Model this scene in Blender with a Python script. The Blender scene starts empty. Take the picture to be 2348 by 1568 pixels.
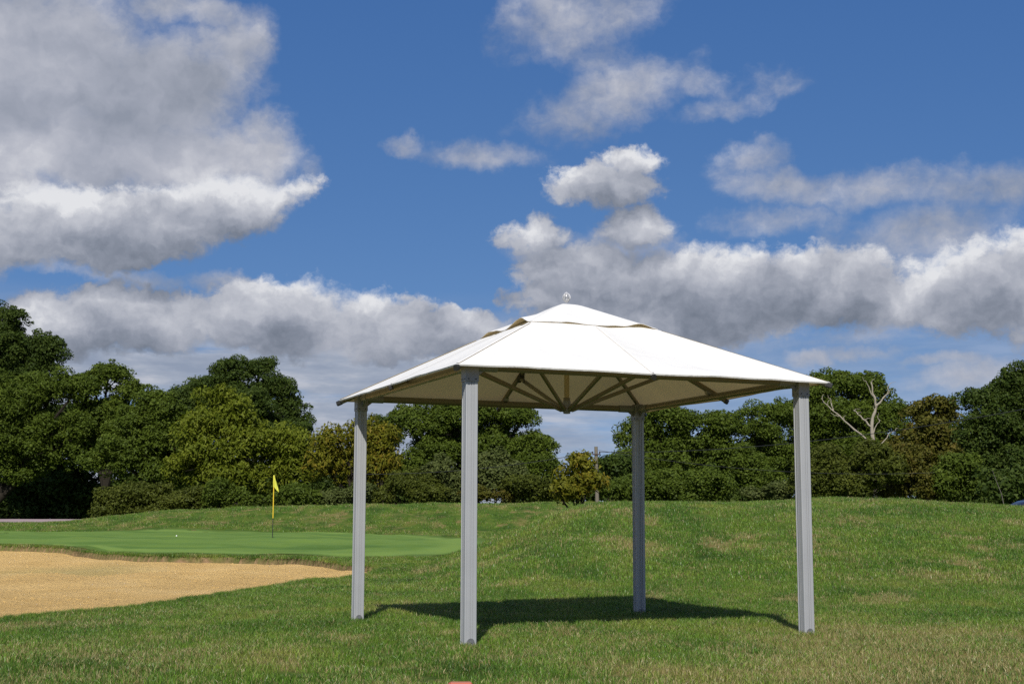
import bpy, bmesh, math, random
import numpy as np
from mathutils import Matrix, Vector

R = math.radians
scene = bpy.context.scene
COL = scene.collection

# ------------------------------------------------------------------ camera
CAM_H, PITCH, ROLL = 0.947, 7.557, 0.155
cam_d = bpy.data.cameras.new('camera')
cam_d.lens, cam_d.sensor_width, cam_d.clip_end = 48.9, 36.0, 6000.0
cam = bpy.data.objects.new('camera', cam_d)
COL.objects.link(cam)
cam.matrix_world = Matrix.Translation((0, 0, CAM_H)) @ Matrix.Rotation(R(90 + PITCH), 4, 'X') @ Matrix.Rotation(R(ROLL), 4, 'Z')
scene.camera = cam

# ------------------------------------------------------------------ sky, sun, exposure
SUN_EL, SUN_AZ = 42.0, 183.0          # degrees; azimuth clockwise from +Y (the view direction)
SKY_STRENGTH, SUN_STRENGTH = 0.09, 5.0
scene.view_settings.view_transform = 'Standard'
scene.view_settings.look = 'None'
scene.view_settings.exposure = 0.0
scene.view_settings.gamma = 1.0
scene.view_settings.use_curve_mapping = False
scene.cycles.max_bounces = 6
scene.cycles.transparent_max_bounces = 6
scene.cycles.use_denoising = False
scene.cycles.sample_clamp_indirect = 4.0
scene.cycles.use_adaptive_sampling = True
scene.cycles.adaptive_threshold = 0.003
scene.cycles.adaptive_min_samples = 12

sun_d = bpy.data.lights.new('sun', 'SUN')
sun_d.energy, sun_d.angle, sun_d.color = SUN_STRENGTH, R(0.53), (1.0, 0.955, 0.88)
sun = bpy.data.objects.new('sun', sun_d)
COL.objects.link(sun)
sdir = Vector((math.sin(R(SUN_AZ)) * math.cos(R(SUN_EL)), math.cos(R(SUN_AZ)) * math.cos(R(SUN_EL)), math.sin(R(SUN_EL))))
sun.rotation_euler = sdir.to_track_quat('Z', 'Y').to_euler()
sun.location = (0, -10, 30)


class NT:
    """small helper to write node trees"""
    def __init__(self, tree): self.t = tree
    def n(self, kind, **kw):
        nd = self.t.nodes.new(kind)
        for k, v in kw.items(): setattr(nd, k, v)
        return nd
    def put(self, sock, v):
        if v is None: return
        if isinstance(v, bpy.types.NodeSocket): self.t.links.new(v, sock)
        else: sock.default_value = v
    def m(self, op, a, b=None, c=None, clamp=False):
        nd = self.n('ShaderNodeMath', operation=op, use_clamp=clamp)
        for i, v in enumerate((a, b, c)): self.put(nd.inputs[i], v)
        return nd.outputs[0]
    def vm(self, op, a, b=None, s=None):
        nd = self.n('ShaderNodeVectorMath', operation=op)
        self.put(nd.inputs[0], a); self.put(nd.inputs[1], b)
        if s is not None: self.put(nd.inputs['Scale'], s)
        return nd.outputs['Value'] if op in ('LENGTH', 'DOT_PRODUCT', 'DISTANCE') else nd.outputs[0]
    def noise(self, vec, scale, detail=4.0, rough=0.5, lac=2.0, dist=0.0, dims='3D'):
        nd = self.n('ShaderNodeTexNoise', noise_dimensions=dims)
        self.put(nd.inputs['Vector'], vec)
        for k, v in (('Scale', scale), ('Detail', detail), ('Roughness', rough), ('Lacunarity', lac), ('Distortion', dist)): nd.inputs[k].default_value = v
        return nd
    def mix(self, f, a, b, blend='MIX'):
        nd = self.n('ShaderNodeMix', data_type='RGBA', blend_type=blend)
        self.put(nd.inputs[0], f); self.put(nd.inputs[6], a); self.put(nd.inputs[7], b)
        return nd.outputs[2]
    def step(self, v, lo, hi, smooth=True, a=0.0, b=1.0):
        nd = self.n('ShaderNodeMapRange', interpolation_type='SMOOTHSTEP' if smooth else 'LINEAR')
        self.put(nd.inputs[0], v)
        for i, q in ((1, lo), (2, hi), (3, a), (4, b)): nd.inputs[i].default_value = q
        return nd.outputs[0]
    def ramp(self, f, stops):
        nd = self.n('ShaderNodeValToRGB')
        e = nd.color_ramp.elements
        while len(e) < len(stops): e.new(0.5)
        for el, (p, c) in zip(e, stops): el.position = p; el.color = (*c, 1) if len(c) == 3 else c
        self.put(nd.inputs[0], f)
        return nd.outputs[0]
    def xyz(self, x, y, z=0.0):
        nd = self.n('ShaderNodeCombineXYZ')
        for i, v in enumerate((x, y, z)): self.put(nd.inputs[i], v)
        return nd.outputs[0]


KS = 31.89                            # sky units: 1 unit = 1/31.89 rad (1.8 degrees)
def sky_uv(px, py):                   # azimuth/elevation of a cloud, from where it stands in the view
    vx, vy = (px - 1174) / 3189.0, (784 - py) / 3189.0
    cp, sp = math.cos(R(PITCH)), math.sin(R(PITCH))
    d = Vector((vx, cp - vy * sp, sp + vy * cp)).normalized()
    return math.atan2(d.x, d.y) * KS, math.asin(d.z) * KS

# heaped clouds in front: centre, radii (hundredths of the view), tilt, weight
CUMULUS = [
    (170, 524, 350, 100, 3, 1.45), (450, 492, 270, 82, 11, 1.35), (-150, 525, 300, 110, 0, 1.2), (640, 455, 110, 46, 14, .9),
    (130, 745, 120, 72, 0, 1.15), (330, 738, 200, 90, 0, 1.2), (640, 732, 210, 98, 0, 1.25), (850, 750, 190, 84, 0, 1.2), (1060, 758, 140, 62, 0, 1.05), (-80, 770, 180, 60, 0, .9),
    (1380, 425, 150, 58, 0, 1.05), (1445, 365, 85, 40, -8, .75),
    (1215, 535, 90, 44, 4, .8), (1450, 520, 100, 56, 0, 1.0), (1310, 605, 150, 62, 0, .95),
    (1370, 675, 200, 110, 0, 1.15), (1620, 675, 280, 118, 0, 1.3), (1900, 655, 220, 92, 0, 1.2), (1540, 735, 280, 66, 0, 1.1),
    (2240, 655, 200, 108, 6, 1.3), (2380, 640, 180, 118, 0, 1.2), (2060, 690, 170, 66, 0, 1.1), (2500, 700, 240, 100, 0, 1.0),
]
# soft grey clouds behind them
SOFT = [
    (40, 150, 440, 215, 0, 2.6), (340, 215, 270, 155, 6, 2.4), (270, 350, 390, 115, 0, 2.6), (530, 110, 100, 90, 0, 1.7),
    (575, 355, 130, 90, 0, 1.9), (-150, 300, 350, 300, 0, 2.6), (420, 20, 190, 45, 0, 1.4), (610, 300, 75, 62, 0, 1.4),
    (1330, 40, 210, 95, 12, 1.15), (1180, 40, 60, 50, 0, .7), (1400, 225, 220, 80, 16, 1.15), (1340, 262, 110, 50, 0, .95), (1560, 185, 130, 36, -8, .6), (1390, 140, 90, 50, 0, .6),
    (1090, 350, 170, 34, -4, 1.0), (905, 322, 48, 26, 0, .8), (1790, 180, 90, 38, 0, .6),
    (1740, 365, 85, 45, 0, .9), (1810, 430, 180, 44, -10, 1.05), (2060, 428, 260, 48, 0, 1.0), (2310, 430, 200, 52, 0, 1.0), (1800, 505, 170, 38, 0, .8), (2110, 535, 220, 78, 6, 1.15),
    (710, 385, 36, 30, 0, .6), (330, 640, 120, 24, 0, 1.0), (520, 650, 110, 24, 0, 1.0), (170, 628, 140, 16, 0, .8),
    (1960, 800, 120, 16, -4, .8), (2160, 828, 120, 16, 0, .8), (1500, 775, 300, 46, 0, .8), (1500, 600, 200, 40, 0, .9), (1400, 570, 190, 55, 0, 1.1), (1230, 570, 80, 40, 0, .9), (1650, 250, 120, 28, 8, .6), (2000, 750, 200, 30, 0, .7), (1860, 812, 75, 26, 0, 1.3), (2230, 862, 140, 40, 8, 1.2), (2170, 885, 80, 16, 0, .8),
]

def blob_field(t, q, blobs):
    acc = None
    for (x, y, rx, ry, rot, w) in blobs:
        u, v = sky_uv(x, y)
        mp = t.n('ShaderNodeMapping', vector_type='TEXTURE')
        if acc is None: t.put(mp.inputs[0], q)
        else:                             # one after the other: keeps the shader's stack small
            ch = t.n('ShaderNodeVectorMath', operation='MULTIPLY_ADD')
            t.put(ch.inputs[0], acc); ch.inputs[1].default_value = (1e-9,) * 3; t.put(ch.inputs[2], q)
            t.put(mp.inputs[0], ch.outputs[0])
        mp.inputs[1].default_value = (u, v, 0)
        mp.inputs[2].default_value = (0, 0, R(rot))
        mp.inputs[3].default_value = (rx / 100, ry / 100, 1)
        v_ = t.m('MULTIPLY_ADD', t.vm('DOT_PRODUCT', mp.outputs[0], mp.outputs[0]), -w, w)
        acc = v_ if acc is None else t.m('SMOOTH_MAX', acc, v_, 0.3)
    return t.m('MAXIMUM', acc, -1.8)

world = bpy.data.worlds.new('World')
scene.world = world
world.use_nodes = True
wt = NT(world.node_tree)
for nd in list(world.node_tree.nodes): world.node_tree.nodes.remove(nd)
w_out = wt.n('ShaderNodeOutputWorld')
sky = wt.n('ShaderNodeTexSky', sky_type='NISHITA', sun_disc=False)
sky.sun_elevation = R(SUN_EL); sky.sun_rotation = R(SUN_AZ)
sky.air_density, sky.dust_density, sky.ozone_density, sky.altitude = 0.5, 0.0, 6.0, 2000
K = 1.0 / SKY_STRENGTH
sc_ = wt.n('ShaderNodeSeparateColor'); wt.put(sc_.inputs[0], sky.outputs[0])   # the camera's response to the clear sky
cr_ = wt.n('ShaderNodeCombineColor')
for i, (pw, gain) in enumerate(((.82, .104), (.57, .152), (.34, .288))):
    wt.put(cr_.inputs[i], wt.m('MULTIPLY', wt.m('POWER', sc_.outputs[i], pw), gain * K))
skycol = cr_.outputs[0]
sx = wt.n('ShaderNodeSeparateXYZ'); wt.put(sx.inputs[0], wt.n('ShaderNodeTexCoord').outputs['Generated'])
AZ = wt.m('MULTIPLY', wt.m('ARCTAN2', sx.outputs[0], sx.outputs[1]), KS)
EL = wt.m('MULTIPLY', wt.m('ARCSINE', sx.outputs[2]), KS)
P = wt.xyz(AZ, EL)
def n2(vec, scale, detail, rough): return wt.noise(vec, scale, detail, rough, dims='2D')
# --- clouds in the part of the sky the photograph shows
w1 = wt.vm('SUBTRACT', n2(P, .5, 2, .5).outputs['Color'], (.5, .5, .5))
w2 = wt.vm('SUBTRACT', n2(P, 1.6, 6, .62).outputs['Color'], (.5, .5, .5))
q = wt.vm('ADD', wt.vm('ADD', P, wt.vm('MULTIPLY', w1, (1.2, .6, 0))), wt.vm('MULTIPLY', w2, (.62, .46, 0)))
P2 = wt.vm('MULTIPLY', P, (1, 1.3, 1))
nA = n2(P2, .95, 10, .58).outputs['Fac']
nD = n2(wt.vm('ADD', P2, wt.vm('SCALE', w2, s=.5)), 3.4, 6, .6).outputs['Fac']
nS = n2(q, .55, 4, .5).outputs['Fac']
nB = n2(wt.vm('ADD', q, (-.08, .42, 0)), .55, 3, .45).outputs['Fac']
nC = n2(wt.vm('ADD', P2, (3.3, 1.7, 0)), .30, 2, .5).outputs['Fac']
f0 = blob_field(wt, q, CUMULUS)
f2 = blob_field(wt, wt.vm('ADD', q, (-.06, .55, 0)), CUMULUS)
raw = wt.m('ADD', wt.m('ADD', f0, wt.m('MULTIPLY_ADD', nA, 1.4, -.63)), wt.m('MULTIPLY_ADD', nD, .8, -.4))
relief = wt.m('SUBTRACT', nS, nB)
lit = wt.m('ADD', wt.m('MULTIPLY', relief, 1.05), wt.m('MULTIPLY', wt.m('SUBTRACT', f0, f2), .30))
lit = wt.m('ADD', wt.m('ADD', lit, .44), wt.m('MULTIPLY_ADD', nC, .9, -.45))
lit = wt.m('ADD', wt.m('ADD', lit, wt.m('MULTIPLY_ADD', nA, .24, -.12)), wt.m('MULTIPLY_ADD', nD, .34, -.17))
ccol = wt.ramp(lit, [(0.0, (.168, .196, .252)), (.25, (.255, .284, .352)), (.5, (.375, .400, .470)), (.78, (.535, .553, .612)), (1.0, (.76, .77, .80))])
soft = wt.m('MULTIPLY_ADD', nC, 1.2, .20)
calpha = wt.m('DIVIDE', wt.m('ADD', raw, .10), soft, clamp=True)
calpha = wt.m('MULTIPLY', wt.m('MULTIPLY', calpha, calpha), wt.m('MULTIPLY_ADD', calpha, -2.0, 3.0))
s0 = blob_field(wt, q, SOFT)
sraw = wt.m('ADD', wt.m('ADD', s0, wt.m('MULTIPLY_ADD', nA, 1.5, -.75)), wt.m('MULTIPLY_ADD', nD, .7, -.35))
sl = wt.m('ADD', wt.m('MULTIPLY', relief, 1.2), wt.m('MULTIPLY_ADD', nC, 1.3, -.17))
sl = wt.m('ADD', wt.m('ADD', sl, wt.m('MULTIPLY_ADD', nA, .26, -.13)), wt.m('MULTIPLY_ADD', nD, .22, -.11))
tcol = wt.ramp(sl, [(.05, (.275, .305, .375)), (.42, (.375, .400, .475)), (.7, (.475, .492, .560)), (1.0, (.65, .66, .705))])
talpha = wt.m('MULTIPLY', wt.step(sraw, -.40, 1.85), .985)
# low streaky layer over the horizon
sn = n2(wt.vm('MULTIPLY', P, (.20, 1.5, 1)), 1.0, 5, .55)
sn2 = n2(wt.vm('MULTIPLY', P, (.5, 2.4, 1)), 1.0, 5, .6)
band = wt.m('MULTIPLY', wt.step(EL, 5.4, 3.6), wt.step(EL, -1.0, .4))
leftw = wt.step(AZ, 6.0, -1.0, a=.35)
salpha = wt.m('MULTIPLY', wt.m('MULTIPLY', band, wt.step(sn.outputs['Fac'], .22, .50)), wt.m('MULTIPLY', leftw, .92))
scol = wt.ramp(sn2.outputs['Fac'], [(.3, (.285, .330, .425)), (.5, (.365, .405, .490)), (.72, (.53, .545, .60))])
def over(a, base, col): return wt.mix(a, base, wt.vm('SCALE', col, s=K))
c = over(salpha, skycol, scol)
c = over(talpha, c, tcol)
c = over(calpha, c, ccol)
bg_view = wt.n('ShaderNodeBackground'); bg_view.inputs[1].default_value = SKY_STRENGTH
wt.put(bg_view.inputs[0], c)
# --- the same broken cloud all round the rest of the sky
gA = n2(P, .17, 5, .55).outputs['Fac']
gcol = wt.ramp(n2(P2, .5, 4, .55).outputs['Fac'], [(.3, (.30, .32, .37)), (.7, (.60, .60, .63))])
c = over(wt.step(gA, .48, .64), skycol, gcol)
bg_rest = wt.n('ShaderNodeBackground'); bg_rest.inputs[1].default_value = SKY_STRENGTH
wt.put(bg_rest.inputs[0], c)
inview = wt.m('MULTIPLY', wt.step(wt.m('ABSOLUTE', AZ), 21.0, 14.5), wt.step(EL, 15.0, 11.8))
wmix = wt.n('ShaderNodeMixShader')
wt.put(wmix.inputs[0], inview); wt.put(wmix.inputs[1], bg_rest.outputs[0]); wt.put(wmix.inputs[2], bg_view.outputs[0])
wt.put(w_out.inputs[0], wmix.outputs[0])
world.cycles.sampling_method = 'NONE'     # smooth sky: leave the lamp samples to the sun

# ------------------------------------------------------------------ helpers
def link(o, parent=None):
    COL.objects.link(o)
    if parent: o.parent = parent
    return o

def mesh_obj(name, verts, faces, mat, parent=None, smooth=False, loc=None):
    me = bpy.data.meshes.new(name)
    me.from_pydata([tuple(v) for v in verts], [], faces)
    if smooth: me.polygons.foreach_set('use_smooth', [True] * len(me.polygons))
    me.materials.append(mat)
    me.update()
    o = bpy.data.objects.new(name, me)
    if loc: o.location = loc
    return link(o, parent)

def np_mesh(name, V, F, mat, parent=None, smooth=False):
    me = bpy.data.meshes.new(name)
    nv, nf, k = len(V), len(F), F.shape[1]
    me.vertices.add(nv); me.vertices.foreach_set('co', V.astype(np.float32).ravel())
    me.loops.add(nf * k); me.loops.foreach_set('vertex_index', F.astype(np.int32).ravel())
    me.polygons.add(nf); me.polygons.foreach_set('loop_start', np.arange(nf, dtype=np.int32) * k)
    if smooth: me.polygons.foreach_set('use_smooth', np.ones(nf, bool))
    me.materials.append(mat)
    me.update(calc_edges=True)
    return link(bpy.data.objects.new(name, me), parent)

def thing(name, label, cat, loc=(0, 0, 0), rz=0.0, group=None):
    o = bpy.data.objects.new(name, None)
    o.location = loc; o.rotation_euler = (0, 0, rz); o.empty_display_size = .2
    return tag(link(o), label, cat, group)

def tag(o, label=None, cat=None, group=None, kind=None):
    for k, v in (('label', label), ('category', cat), ('group', group), ('kind', kind)):
        if v: o[k] = v
    return o

class MB:
    """collects shapes into one mesh"""
    def __init__(self): self.v, self.f = [], []
    def add(self, v, f):
        b = len(self.v); self.v += [tuple(q) for q in v]; self.f += [tuple(i + b for i in q) for q in f]; return self
    def box(self, c, s, rot=None):
        cx, cy, cz = c; a, b, h = s[0] / 2, s[1] / 2, s[2] / 2
        vs = [Vector((x * a, y * b, z * h)) for z in (-1, 1) for y in (-1, 1) for x in (-1, 1)]
        if rot is not None: vs = [rot @ v for v in vs]
        return self.add([v + Vector(c) for v in vs], [(0, 2, 3, 1), (4, 5, 7, 6), (0, 1, 5, 4), (2, 6, 7, 3), (0, 4, 6, 2), (1, 3, 7, 5)])
    def bar(self, a, b, prof, up=(0, 0, 1)):
        """sweep a closed 2-D profile from a to b"""
        a, b = Vector(a), Vector(b); d = (b - a).normalized(); s = d.cross(Vector(up))
        if s.length < 1e-4: s = d.cross(Vector((0, 1, 0)))
        s.normalize(); u = s.cross(d)
        n = len(prof)
        vs = [o + s * x + u * y for o in (a, b) for x, y in prof]
        return self.add(vs, [(i, (i + 1) % n, n + (i + 1) % n, n + i) for i in range(n)] + [tuple(range(n))[::-1], tuple(range(n, 2 * n))])
    def tube(self, pts, rad, n=8):
        pts = [Vector(p) for p in pts]; rad = rad if hasattr(rad, '__len__') else [rad] * len(pts)
        prev = None; rings = []
        for i, p in enumerate(pts):
            d = (pts[min(i + 1, len(pts) - 1)] - pts[max(i - 1, 0)]).normalized()
            if prev is None:
                s = d.cross(Vector((0.3, 0.2, 1))); s = s if s.length > 1e-3 else d.cross(Vector((1, 0, 0)))
            else: s = prev - d * prev.dot(d)
            s.normalize(); prev = s; u = d.cross(s)
            rings.append([p + (s * math.cos(2 * math.pi * k / n) + u * math.sin(2 * math.pi * k / n)) * rad[i] for k in range(n)])
        vs = [v for r in rings for v in r]; fs = []
        for i in range(len(pts) - 1):
            for k in range(n): fs.append((i * n + k, i * n + (k + 1) % n, (i + 1) * n + (k + 1) % n, (i + 1) * n + k))
        fs += [tuple(range(n))[::-1], tuple(range((len(pts) - 1) * n, len(pts) * n))]
        return self.add(vs, fs)
    def lathe(self, prof, c=(0, 0, 0), n=16):
        vs, fs = [], []
        for r, z in prof: vs += [(c[0] + r * math.cos(2 * math.pi * k / n), c[1] + r * math.sin(2 * math.pi * k / n), c[2] + z) for k in range(n)]
        for i in range(len(prof) - 1):
            for k in range(n): fs.append((i * n + k, i * n + (k + 1) % n, (i + 1) * n + (k + 1) % n, (i + 1) * n + k))
        fs += [tuple(range(n))[::-1], tuple(range((len(prof) - 1) * n, len(prof) * n))]
        return self.add(vs, fs)
    def build(self, name, mat, parent=None, smooth=False, bevel=0.0):
        o = mesh_obj(name, self.v, self.f, mat, parent, smooth)
        if bevel:
            bm = bmesh.new(); bm.from_mesh(o.data)
            bmesh.ops.bevel(bm, geom=[e for e in bm.edges if e.calc_face_angle(0) > .5], offset=bevel, segments=2, affect='EDGES', profile=.6)
            bm.to_mesh(o.data); bm.free()
        if smooth: o.data.set_sharp_from_angle(angle=R(40))
        return o

def circ(r, n=12, ry=None): return [(r * math.cos(2 * math.pi * k / n), (ry or r) * math.sin(2 * math.pi * k / n)) for k in range(n)]

def mat(name):
    m = bpy.data.materials.new(name); m.use_nodes = True
    t = NT(m.node_tree); b = m.node_tree.nodes['Principled BSDF']
    return m, t, b

def plain(name, col, rough=.5, metal=0.0, var=.12, scale=6.0, bump=0.0, bscale=60.0, spec=.5):
    m, t, b = mat(name)
    pos = t.n('ShaderNodeTexCoord').outputs['Object']
    n = t.noise(pos, scale, 5, .6).outputs['Fac']
    t.put(b.inputs['Base Color'], t.mix(n, (*[c * (1 - var) for c in col], 1), (*[min(1, c * (1 + var)) for c in col], 1)))
    t.put(b.inputs['Roughness'], t.step(n, .2, .8, a=rough - .06, b=rough + .06))
    b.inputs['Metallic'].default_value = metal
    b.inputs['Specular IOR Level'].default_value = spec
    if bump:
        bp = t.n('ShaderNodeBump'); bp.inputs['Strength'].default_value = bump; bp.inputs['Distance'].default_value = .01
        t.put(bp.inputs['Height'], t.noise(pos, bscale, 4, .6).outputs['Fac']); t.put(b.inputs['Normal'], bp.outputs[0])
    return m

def lerp_knots(x, xs, ys):
    """smooth monotone-ish interpolation through knots"""
    x = np.asarray(x, float); xs = np.asarray(xs, float); ys = np.asarray(ys, float)
    i = np.clip(np.searchsorted(xs, x) - 1, 0, len(xs) - 2)
    h = xs[i + 1] - xs[i]; t = np.clip((x - xs[i]) / h, 0, 1)
    dl = np.diff(ys) / np.diff(xs)
    m = np.empty(len(xs)); m[0], m[-1] = dl[0], dl[-1]
    m[1:-1] = np.where(dl[:-1] * dl[1:] > 0, 2 * dl[:-1] * dl[1:] / (dl[:-1] + dl[1:] + 1e-12), 0)
    t2, t3 = t * t, t * t * t
    return (2 * t3 - 3 * t2 + 1) * ys[i] + (t3 - 2 * t2 + t) * h * m[i] + (-2 * t3 + 3 * t2) * ys[i + 1] + (t3 - t2) * h * m[i + 1]

def vnoise(x, y, seed=0):
    """cheap value noise, vectorised"""
    xi, yi = np.floor(x).astype(np.int64), np.floor(y).astype(np.int64)
    fx, fy = x - xi, y - yi; fx = fx * fx * (3 - 2 * fx); fy = fy * fy * (3 - 2 * fy)
    def h(a, b):
        n = (a * 374761393 + b * 668265263 + seed * 974711) & 0x7fffffff
        n = ((n ^ (n >> 13)) * 1274126177) & 0x7fffffff
        return ((n ^ (n >> 16)) & 0xffff) / 65535.0
    return (h(xi, yi) * (1 - fx) + h(xi + 1, yi) * fx) * (1 - fy) + (h(xi, yi + 1) * (1 - fx) + h(xi + 1, yi + 1) * fx) * fy

# ------------------------------------------------------------------ terrain
def base_z(x, y):
    x = np.asarray(x, float); y = np.asarray(y, float)
    yy = np.maximum(y, 1.0)
    u = np.clip(1174 + 3189 * x / yy, -600, 2900)
    cl = lerp_knots(u, [-700, 0, 150, 250, 400, 600, 800, 1000, 1300, 3000], [1.02, 1.03, 1.10, 1.45, 1.79, 2.05, 2.19, 2.29, 2.35, 2.35])
    low = lerp_knots(yy, [0, 22, 30, 37, 49, 60, 72, 78, 6000], [0, 0, .03, .1, .48, .58, .64, .72, .72])
    t = np.clip((yy - 70) / 14.0, 0, 1); t = t * t * (3 - 2 * t)
    d = np.clip((yy - 84.5) / 5.0, 0, 1); d = d * d * (3 - 2 * d)
    lane = 1.10 + .035 * np.clip(yy - 89.5, 0, 7)
    zl = (low * (1 - t) + cl * t) * (1 - d) + lane * d
    cr = lerp_knots(u, [-700, 800, 1060, 1270, 1450, 1600, 1750, 1870, 1980, 2100, 2200, 2348, 2900], [1.2, 1.25, 1.30, 1.45, 1.55, 1.52, 1.54, 1.63, 1.64, 1.6, 1.53, 1.46, 1.2])
    t = np.clip((yy - 16.2) / 18.3, 0, 1); t = t * t * (3 - 2 * t)
    d = np.clip((yy - 35.5) / 14.0, 0, 1); d = d * d * (3 - 2 * d)
    e = np.clip((yy - 60) / 35.0, 0, 1); e = e * e * (3 - 2 * e)
    zr = cr * t * (1 - d) + d * .55 + e * .55
    w = np.clip((u - 940) / 440.0, 0, 1); w = w * w * (3 - 2 * w)
    v = np.clip((u - 1450) / 300.0, 0, 1); v = v * v * (3 - 2 * v)
    a, b = zl * (1 - v), zr * w
    h = np.maximum(.25 - np.abs(a - b), 0) / .25
    z = np.maximum(a, b) + h * h * .25 * .25 * np.minimum(1, np.minimum(a, b) / .3)
    rough = np.clip((yy - 15.5) / 12, 0, 1) * np.clip((90 - yy) / 6, 0, 1)
    z = z + rough * (.11 * (vnoise(x * .45, y * .30, 3) - .5) + .09 * (vnoise(x * 1.1, y * .75, 5) - .5))
    z = z + .018 * (vnoise(x * .8, y * .8, 9) - .5)
    return np.where(y < 1, 0.0, z)

def smooth_loop(pts, it=3):
    p = np.array(pts, float)
    for _ in range(it):
        q = np.roll(p, -1, 0); p = np.stack([.75 * p + .25 * q, .25 * p + .75 * q], 1).reshape(-1, 2)
    return p

BUNKER = smooth_loop([(-5.2, 14.1), (-4.95, 14.9), (-4.5, 16.0), (-4.2, 17.6), (-4.0, 20.3), (-3.7, 22.9), (-3.2, 25.8), (-2.7, 28.9), (-2.85, 30.8), (-4.1, 33.6), (-5.6, 36.6), (-7.2, 38.2),
                      (-9.3, 37.6), (-11.2, 39.3), (-13.5, 42.2), (-16.6, 44.0), (-22, 45), (-26, 39), (-24, 28), (-16, 17), (-10, 12.4), (-7, 12.0), (-5.8, 13.0)])
_k = np.arange(len(BUNKER))
BUNKER = BUNKER + .10 * np.stack([vnoise(_k * .7, _k * 0, 4) - .5, vnoise(_k * .7, _k * 0, 6) - .5], 1)

def signed_dist(x, y, poly):
    """negative inside"""
    sh = x.shape; x = x.ravel(); y = y.ravel()
    best = np.full(x.shape, 1e9); inside = np.zeros(x.shape, bool)
    for (ax, ay), (bx, by) in zip(poly, np.roll(poly, -1, 0)):
        dx, dy = bx - ax, by - ay
        t = np.clip(((x - ax) * dx + (y - ay) * dy) / (dx * dx + dy * dy + 1e-12), 0, 1)
        best = np.minimum(best, (x - ax - t * dx) ** 2 + (y - ay - t * dy) ** 2)
        c = (ay > y) != (by > y)
        inside ^= c & (x < (bx - ax) * (y - ay) / (by - ay + 1e-12) + ax)
    d = np.sqrt(best)
    return np.where(inside, -d, d).reshape(sh)

def ground_z(x, y):
    z = base_z(x, y)
    x = np.asarray(x, float); y = np.asarray(y, float)
    near = (x > -28) & (x < -2) & (y > 10) & (y < 47)
    sd = np.full(z.shape, 9.0)
    if near.any(): sd[near] = signed_dist(x[near], y[near], BUNKER)
    t = np.clip(-sd / .12, 0, 1)
    return z - .46 * t * t * (3 - 2 * t), sd

# lawn colouring shared by the soil sheet and the blades: depends on the place only
def lawn_group():
    g = bpy.data.node_groups.new('lawn_colour', 'ShaderNodeTree')
    g.interface.new_socket('Green', in_out='OUTPUT', socket_type='NodeSocketColor')
    g.interface.new_socket('Dry', in_out='OUTPUT', socket_type='NodeSocketFloat')
    t = NT(g); go = t.n('NodeGroupOutput')
    pos = t.n('ShaderNodeNewGeometry').outputs['Position']
    p2 = t.vm('MULTIPLY', pos, (1, .55, 0))
    s = t.n('ShaderNodeSeparateXYZ'); t.put(s.inputs[0], pos)
    big = t.noise(p2, .42, 3, .55).outputs['Fac']
    mid = t.noise(p2, 1.1, 5, .65).outputs['Fac']
    fine = t.noise(pos, 7.0, 4, .65).outputs['Fac']
    # worn, drier turf to the front right
    worn = t.m('MULTIPLY', t.step(s.outputs[0], -.6, 3.2), t.step(s.outputs[1], 15.5, 11.5))
    front = t.m('MULTIPLY', t.step(s.outputs[1], 12.2, 9.6), .35)
    d = t.m('ADD', t.m('MULTIPLY', big, .75), t.m('MULTIPLY', mid, .75))
    d = t.m('ADD', d, t.m('MULTIPLY_ADD', fine, .5, -.25))
    d = t.m('ADD', d, t.m('ADD', t.m('MULTIPLY', worn, .22), t.m('MULTIPLY', front, .26)))
    dry = t.m('MAXIMUM', t.step(d, .74, 1.04), t.m('MULTIPLY', t.step(t.noise(t.vm('ADD', p2, (5, 3, 0)), .75, 4, .6).outputs['Fac'], .565, .645), .95))
    gn = t.noise(t.vm('ADD', p2, (31, 7, 0)), .8, 4, .6).outputs['Fac']
    green = t.ramp(gn, [(.30, (.042, .086, .008)), (.43, (.068, .136, .013)), (.55, (.100, .166, .018)), (.68, (.145, .178, .028))])
    t.put(go.inputs[0], green); t.put(go.inputs[1], dry)
    return g
LAWN = lawn_group()

m_ground, t, b = mat('turf')
lg = t.n('ShaderNodeGroup'); lg.node_tree = LAWN
pos = t.n('ShaderNodeNewGeometry').outputs['Position']
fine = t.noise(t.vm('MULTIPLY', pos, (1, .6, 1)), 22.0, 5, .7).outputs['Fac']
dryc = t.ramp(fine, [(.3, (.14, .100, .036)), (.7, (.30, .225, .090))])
grc = t.mix(t.step(fine, .3, .75), t.vm('SCALE', lg.outputs[0], s=.50), t.vm('SCALE', lg.outputs[0], s=.95))  # ground green scaled down, standing in for the shade between blades
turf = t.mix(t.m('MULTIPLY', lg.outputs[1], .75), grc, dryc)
soil_f = t.n('ShaderNodeAttribute', attribute_name='soil').outputs['Fac']
soil = t.ramp(t.noise(pos, 9.0, 6, .7).outputs['Fac'], [(.3, (.10, .06, .03)), (.55, (.25, .16, .085)), (.75, (.36, .25, .14))])
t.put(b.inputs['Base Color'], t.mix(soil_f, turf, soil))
b.inputs['Roughness'].default_value = .9; b.inputs['Specular IOR Level'].default_value = .15
bp = t.n('ShaderNodeBump'); bp.inputs['Strength'].default_value = .9; bp.inputs['Distance'].default_value = .05
t.put(bp.inputs['Height'], t.noise(t.vm('MULTIPLY', pos, (1, .7, 1)), 14.0, 6, .7).outputs['Fac']); t.put(b.inputs['Normal'], bp.outputs[0])

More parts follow.
